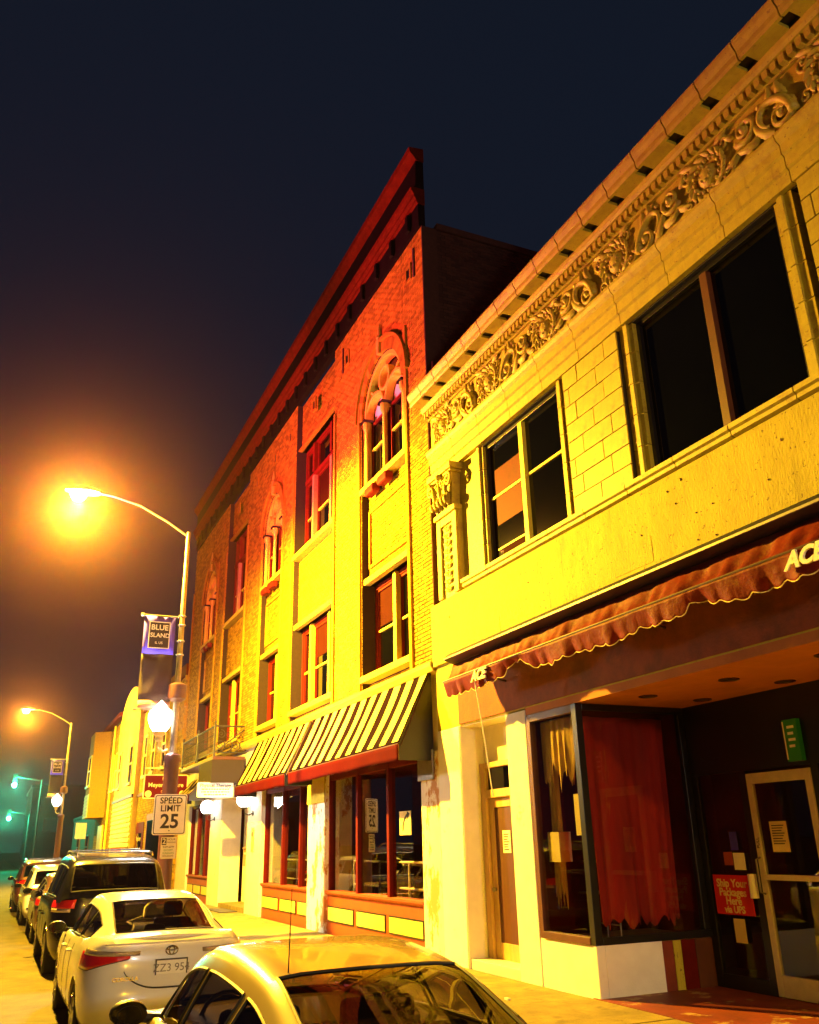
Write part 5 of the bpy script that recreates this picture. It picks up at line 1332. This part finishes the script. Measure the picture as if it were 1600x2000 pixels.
def make_car(label, P, paint, rear_x, cy, scale=1.0, kind="sedan", detail=True, plate=None, model=None, rails=False, name="parked_car", antenna=False, emblem=False, sz=1.0):
    t = thing(name, label, "car", (rear_x - P['L'] / 2 * scale, cy, 0.0), "cars parked along the kerb", rz=math.pi)
    t.scale = (scale, scale, scale * sz)
    W = P['W']; top = smooth_tab(P['top'], 0.14); lev = P['lev']
    AR = P['wheel'] + 0.055
    def arch(X):
        z = 0.0
        for wx in P['wx']:
            d = abs(X - wx)
            if d < AR: z = max(z, P['wheel'] + math.sqrt(AR * AR - d * d) * 1.0)
        return z
    def surf(z, q, clampit=True):                    # q: float index along the half outline, sign = side
        s = 1 if q >= 0 else -1
        a = min(abs(q), len(OUT) - 1.001); i = int(a); u = a - i
        f = OUT[i][0] * (1 - u) + OUT[i + 1][0] * u; g_ = OUT[i][1] * (1 - u) + OUT[i + 1][1] * u
        xr, xf = lerp(P['Xr'], z), lerp(P['Xf'], z)
        w = W * lerp(list(zip(lev, P['Wf'])), z)
        X = (xr + xf) / 2 + f * (xf - xr) / 2
        zz = z
        if clampit: zz = min(max(z, arch(X)), lerp(top, X))
        return Vector((X, s * g_ * w, zz))
    nO = len(OUT)
    mb = MB(); rows = []
    ring = [k for k in range(nO)] + [-(k) for k in range(nO - 2, 0, -1)]
    for z in lev:
        rows.append([surf(z, k if k >= 0 else k) for k in ring])
    for r_ in rows: r_.append(r_[0])
    mb.grid(rows)
    # deck (hood, boot lid) as a crowned lid
    lid = []
    for k in range(nO):
        pL = surf(lev[-1], k); pR = surf(lev[-1], -k) if k not in (0, nO - 1) else pL.copy()
        hw = abs(pL.y)
        lid.append([(pL.x, hw * s, pL.z + 0.028 * (1 - s * s) * min(1, hw / 0.5)) for s in (1, .9, .7, .4, 0, -.4, -.7, -.9, -1)])
    mb.grid(lid)
    body = mb.build("body", paint, t, True, fix=True)
    body.data.set_sharp_from_angle(angle=R(50))
    # greenhouse
    roof = smooth_tab(P['roof'], 0.12, 200)
    x0, x1 = P['roof'][0][0], P['roof'][-1][0]
    st = sorted(set([x0, x1] + [round(x0 + (x1 - x0) * k / 52, 4) for k in range(53)] + [v for w_ in P['sw'] for v in w_] + list(P['rw']) + list(P['ws']) + [x0 + 0.02, x0 + 0.05]))
    TS = (0, .14, .32, .5, .7, .86, 1.0)
    def section(X):
        zr, zb = lerp(roof, X), lerp(P['belt'], X)
        wb, wr = lerp(P['wb'], X), lerp(P['wr'], X)
        zr = max(zr, zb + 0.012)
        h = zr - zb
        e = min(0.07, h * 0.5)
        half = []
        for tt in TS:
            half.append((wb + (wr + 0.045 - wb) * (tt ** 1.15), zb - 0.03 * (1 - tt) + (h - e) * tt))
        half += [(wr + 0.01, zr - e * 0.55), (wr * 0.93, zr - e * 0.25)]
        half += [(wr * q, zr - e * 0.25 * q * q * 0.6) for q in (.7, .4, .0)]
        return [(X, y, z) for (y, z) in half] + [(X, -y, z) for (y, z) in reversed(half[:-1])]
    secs = [section(X) for X in st]
    nc = len(secs[0]); hb = (nc - 1) // 2
    groups = {}
    for i in range(len(st) - 1):
        xm = (st[i] + st[i + 1]) / 2
        for j in range(nc - 1):
            jj = j if j < hb else nc - 2 - j            # distance from belt
            key = "shell"
            if 1 <= jj <= 4:
                for wi, (a, b_) in enumerate(P['sw']):
                    if a < xm < b_ and lerp(roof, xm) - lerp(P['belt'], xm) > 0.12: key = ("side_window", wi, j < hb)
            if jj >= 8:
                if P['rw'][0] < xm < P['rw'][1]: key = ("rear_window",)
                if P['ws'][0] < xm < P['ws'][1]: key = ("windscreen",)
            groups.setdefault(key, []).append((i, j))
    for key, fl in groups.items():
        m2 = MB(); idx = {}
        def vi(i, j):
            if (i, j) not in idx: idx[(i, j)] = len(m2.v); m2.v.append(secs[i][j])
            return idx[(i, j)]
        for (i, j) in fl:
            m2.f.append([vi(i, j), vi(i, j + 1), vi(i + 1, j + 1), vi(i + 1, j)]); m2.t.append(0.5)
        if key == "shell":
            m2.build("roof_shell", paint, t, True)
        else:
            m2.build(key[0], M["privacy_glass" if (kind == "suv" and key[0] != "windscreen") else "car_glass"], t, True)
    for key, fl in groups.items():
        if key == "shell": continue
        trim = MB()
        cnt = {}
        for (i, j) in fl:
            for e_ in (((i, j), (i, j + 1)), ((i, j + 1), (i + 1, j + 1)), ((i + 1, j), (i + 1, j + 1)), ((i, j), (i + 1, j))):
                cnt[e_] = cnt.get(e_, 0) + 1
        for (p, q), c_ in cnt.items():
            if c_ == 1: trim.tube([secs[p[0]][p[1]], secs[q[0]][q[1]]], 0.011, 5, caps=False)
        trim.build("window_trim", M["car_trim"], t, True)
    # interior tub, seats
    box_ = MB().box(x0 + 0.15, x1 - 0.1, -0.74, 0.74, 0.30, lerp(P['belt'], 0) - 0.14); box_.build("interior", M["seat_cloth"], t)
    bz = lerp(P['belt'], 0) - 0.2
    seats = [(-0.05 if kind == "sedan" else 0.0, 0.36), (-0.05 if kind == "sedan" else 0.0, -0.36), (-0.95, 0.38), (-0.95, -0.38), (-0.95, 0.0)]
    for k, (sx, sy) in enumerate(seats):
        hh = 0.34 if k < 2 else 0.22
        s_ = MB().box(sx - 0.09, sx + 0.04, sy - 0.23, sy + 0.23, bz, bz + hh).build("seat", M["seat_cloth"], t, bevel=0.04)
        MB().box(sx - 0.07, sx + 0.02, sy - 0.12, sy + 0.12, bz + hh + 0.015, bz + hh + (0.19 if k < 2 else 0.12)).build("headrest", M["seat_cloth"], s_, bevel=0.04)
    MB().box(0.75, 1.1, -0.7, 0.7, bz - 0.1, bz + 0.14).build("dashboard", M["seat_cloth"], t, bevel=0.05)
    ring_ = [(0.62 + 0.05 * math.sin(a_ * 6.283 / 18), 0.37 + 0.18 * math.cos(a_ * 6.283 / 18), bz + 0.16 + 0.17 * math.sin(a_ * 6.283 / 18)) for a_ in range(19)]
    MB().tube(ring_, 0.015, 6).build("steering_wheel", M["car_trim"], t, True)
    # wheels
    r_ = P['wheel']
    for wx in P['wx']:
        for sy in (-1, 1):
            yy = sy * (W - 0.13)
            wt = MB().lathe([(r_ * 0.66, -0.11), (r_ * 0.93, -0.11), (r_, -0.085), (r_, 0.085), (r_ * 0.93, 0.11), (r_ * 0.66, 0.11)], (wx, yy, r_), 28, 'y').build("wheel", M["tyre"], t, True)
            hub = MB().lathe([(r_ * 0.68, sy * 0.112), (r_ * 0.62, sy * 0.09), (r_ * 0.15, sy * 0.075), (0.0, sy * 0.085)], (wx, yy, r_), 24, 'y')
            for k in range(7):
                a = k * 6.283 / 7
                hub.tube([(wx + 0.05 * math.cos(a), yy + sy * 0.095, r_ + 0.05 * math.sin(a)), (wx + r_ * 0.62 * math.cos(a), yy + sy * 0.108, r_ + r_ * 0.62 * math.sin(a))], 0.022, 5)
            hub.build("rim", M["rim"], wt, True)
    und = MB().box(-P['L'] / 2 + 0.25, P['L'] / 2 - 0.25, -W + 0.26, W - 0.26, 0.18, 0.62)
    und.build("underbody", M["tyre"], t)
    # surface strips: seams, lights
    def patch(nm, q0, q1, zlo, zhi, mat_, par, off=0.006, nq=14, nz=6, smooth=True):
        rows_ = []
        for iz in range(nz + 1):
            row = []
            for iq in range(nq + 1):
                u = iq / nq; q = q0 + (q1 - q0) * u
                lo, hi = (zlo(u) if callable(zlo) else zlo), (zhi(u) if callable(zhi) else zhi)
                z = lo + (hi - lo) * iz / nz
                p = surf(z, q, False)
                qa, qb = surf(z, q - 0.3 if abs(q) > 0.3 else q, False), surf(z, q + 0.3, False)
                n_ = Vector((p.x * 0.0, 0, 0))
                tg = qb - qa
                n_ = Vector((tg.y, -tg.x, 0))
                if n_.length < 1e-6: n_ = Vector((-1, 0, 0))
                n_.normalize()
                if n_.dot(Vector((p.x / 2.3, p.y / 0.9, 0))) < 0: n_ = -n_
                row.append(tuple(p + n_ * off))
            rows_.append(row)
        o = MB().grid(rows_).build(nm, mat_, par, smooth, fix=False)
        sm = o.modifiers.new("thick", 'SOLIDIFY'); sm.thickness = 0.012; sm.offset = 0
        return o
    for s in (1, -1):
        if kind == "sedan":
            tl = patch("tail_light", s * 2.9, s * 16.5, lambda u: 0.80 + 0.10 * max(0, 0.55 - u) * 1.8, lambda u: 0.93 + 0.03 * min(1, u * 2), M["tail_red"], t, 0.010, 20)
            patch("reflector", s * 2.2, s * 14.5, lambda u: 0.925 + 0.01 * u, lambda u: 0.965 + 0.03 * u, M["tail_clear"], t, 0.012, 20, 3)
            patch("seam", s * 3.0, s * 17.0, lambda u: 0.79 + 0.10 * max(0, 0.55 - u) * 1.8, lambda u: 0.80 + 0.10 * max(0, 0.55 - u) * 1.8, M["car_seam"], t, 0.004, 20, 1)
        else:
            tl = patch("tail_light", s * 4.5, s * 14.5, lambda u: 1.02, lambda u: 1.15 - 0.02 * u, M["tail_red"], t, 0.012, 14)
            patch("reflector", s * 5.2, s * 13.5, 0.965, 1.018, M["tail_clear"], t, 0.012, 14, 2)
    if kind == "sedan":
        patch("boot_seam", 0.0, 3.4, lambda u: 0.62 + 0.16 * u ** 3, lambda u: 0.632 + 0.16 * u ** 3, M["car_seam"], t, 0.003, 12, 1)
        patch("boot_seam", 0.0, -3.4, lambda u: 0.62 + 0.16 * u ** 3, lambda u: 0.632 + 0.16 * u ** 3, M["car_seam"], t, 0.003, 12, 1)
        patch("boot_lip", 0.0, 7.2, 1.028, 1.045, paint, t, 0.02, 12, 1); patch("boot_lip", 0.0, -7.2, 1.028, 1.045, paint, t, 0.02, 12, 1)
        pz = 0.80
    else:
        patch("hatch_seam", 0.0, 5.0, 0.70, 0.715, M["car_seam"], t, 0.004, 10, 1); patch("hatch_seam", 0.0, -5.0, 0.70, 0.715, M["car_seam"], t, 0.004, 10, 1)
        patch("bumper_step", 0.0, 8.0, 0.55, 0.58, M["car_trim"], t, 0.02, 10, 1); patch("bumper_step", 0.0, -8.0, 0.55, 0.58, M["car_trim"], t, 0.02, 10, 1)
        pz = 0.86
        MB().tube([(-2.40, 0.05, 1.2), (-2.42, -0.1, 1.23), (-2.41, -0.45, 1.25)], 0.012, 5).build("rear_wiper", M["car_trim"], t)
    for s in (1, -1):                                   # door seams and handles on both flanks
        for q in (38, 52, 66):
            rows_ = []
            for z in (0.34, 0.5, 0.7, 0.85, 0.95):
                a, b_ = surf(z, s * q, False), surf(z, s * (q + 0.14), False)
                rows_.append([(a.x, a.y + s * 0.003, z), (b_.x, b_.y + s * 0.003, z)])
            o = MB().grid(rows_).build("door_seam", M["car_seam"], t, fix=False); o.modifiers.new("thick", 'SOLIDIFY').thickness = 0.003
        for q in (40.5, 54.5):
            p = surf(0.86, s * q, False)
            MB().tube([(p.x, p.y, p.z), (p.x + 0.03, p.y + s * 0.035, p.z), (p.x + 0.17, p.y + s * 0.035, p.z), (p.x + 0.2, p.y, p.z)], 0.012, 6).build("door_handle", paint, t, True)
        p = Vector((P['ws'][1] - 0.32, s * (W - 0.06), lerp(P['belt'], 0.8) + 0.03))
        MB().tube([(p.x, p.y - s * 0.12, p.z - 0.02), (p.x, p.y + s * 0.05, p.z)], 0.03, 6).build("mirror_stalk", M["car_trim"], t)
        mr = []
        for k in range(7):
            u = k / 6; rr = math.sin(math.pi * (0.12 + 0.76 * u)) ** 0.5
            mr.append([(p.x - 0.05 + 0.15 * u, p.y + s * 0.13 + 0.115 * rr * math.cos(a_ * 6.283 / 16), p.z + 0.03 + 0.075 * rr * math.sin(a_ * 6.283 / 16)) for a_ in range(17)])
        mo = MB().grid(mr)
        mo.add([mr[-1][a_] for a_ in range(16)], [tuple(range(16))])
        mo.build("mirror", M["car_trim"], t, True)
        mg = MB().lathe([(0.0, 0.0), (0.98, 0.0)], (0, 0, 0), 18, 'x', caps=False).build("mirror_glass", M["night_glass"], t)
        mg.location = (p.x - 0.045, p.y + s * 0.13, p.z + 0.03); mg.scale = (1, 0.112, 0.072)
    if plate:
        xr = lerp(P['Xr'], pz) - 0.012
        pl = MB().box(xr - 0.006, xr + 0.004, -0.155, 0.155, pz - 0.08, pz + 0.075).build("number_plate", M["sign_white"], t)
        fr_ = MB()
        for (a, b_, c, d) in ((-0.165, 0.165, pz + 0.068, pz + 0.082), (-0.165, 0.165, pz - 0.09, pz - 0.077), (-0.165, -0.152, pz - 0.077, pz + 0.068), (0.152, 0.165, pz - 0.077, pz + 0.068)): fr_.box(xr - 0.010, xr, a, b_, c, d)
        fr_.build("plate_frame", M["car_trim"], pl)
        face = Matrix(((0, 0, -1, 0), (-1, 0, 0, 0), (0, 1, 0, 0), (0, 0, 0, 1)))
        text("lettering", plate, 0.105, (xr - 0.008, 0.0, pz - 0.005), M["steel"], pl, face)
        if model: text("model_badge", model, 0.055, (lerp(P['Xr'], 0.72) - 0.012, 0.46, 0.72), M["chrome"], t, face, ext=0.004)
    if emblem:
        ez = 0.955; xr = lerp(P['Xr'], ez) - 0.012
        e = MB()
        for (a, b_, dz) in ((0.062, 0.042, 0.0), (0.026, 0.040, 0.0), (0.050, 0.018, 0.018)):
            e.tube([(xr, a * math.cos(k * 6.283 / 20), ez + dz + b_ * math.sin(k * 6.283 / 20)) for k in range(21)], 0.006, 5)
        e.build("emblem", M["chrome"], t, True)
    if rails:
        for s in (1, -1):
            yy = s * (lerp(P['wr'], -0.5) - 0.04)
            MB().tube([(-1.95, yy, lerp(roof, -1.95)), (-1.85, yy, lerp(roof, -1.85) + 0.055), (0.1, yy, lerp(roof, 0.1) + 0.055), (0.25, yy, lerp(roof, 0.25))], 0.018, 6).build("roof_rail", M["chrome"], t, True)
        for xx in (-1.6, -0.3):
            yy = lerp(P['wr'], -0.5) - 0.04
            MB().tube([(xx, -yy, lerp(roof, xx) + 0.05), (xx, yy, lerp(roof, xx) + 0.05)], 0.014, 6).build("crossbar", M["chrome"], t)
    if antenna:
        MB().tube([(-0.80, 0.42, lerp(roof, -0.8) - 0.01), (-0.83, 0.42, lerp(roof, -0.8) + 0.38)], 0.004, 5, 0.002).build("antenna", M["car_trim"], t)
    # head lights
    for s in (1, -1):
        n = nO - 1
        patch("head_light", s * (n - 3.0), s * (n - 13.0), 0.62, 0.70, M["tail_clear"], t, 0.008, 12)
    return t
make_car("gold sedan parked nearest the shop entrance, dark rear window and roof antenna", SEDAN, M["car_gold"], -3.1, -4.72, 0.955, antenna=True)
make_car("white sedan with red tail lights and number plate parked behind the dark SUV", SEDAN, M["car_white"], -9.86, -4.70, 0.97, plate="ZZ3 954", model="COROLLA", emblem=True)
make_car("tall black SUV with roof rails and red tail light", SUV, M["car_black"], -16.1, -4.56, 1.0, "suv", rails=True)
make_car("bronze sedan half hidden in front of the black SUV", SEDAN, M["car_bronze"], -21.9, -4.66, 0.97)
make_car("white crossover parked between the bronze sedan and the farthest car", SUV, M["car_white"], -27.4, -4.72, 0.90, "suv", sz=0.92)
make_car("maroon SUV with roof rack, farthest in the parked row", SUV, M["car_maroon"], -33.6, -4.80, 0.92, "suv", rails=True, sz=0.95)

# ================================================================== night haze round the lamps
hz = MB().box(-230, 40, -60, 45, -1.2, 16.6).build("haze", M["paper"])
hz.data.materials.clear()
hm = bpy.data.materials.new("haze"); hm.use_nodes = True
hn = hm.node_tree; hn.nodes.remove(hn.nodes["Principled BSDF"])
pv = hn.nodes.new("ShaderNodeVolumePrincipled")
pv.inputs["Color"].default_value = (0.96, 0.48, 0.52, 1)
pv.inputs["Density"].default_value = 0.00052
pv.inputs["Anisotropy"].default_value = 0.95
hn.links.new(pv.outputs[0], hn.nodes["Material Output"].inputs["Volume"])
hz.data.materials.append(hm)
tag(hz, "thin night haze glowing around the street lamps", kind="stuff")
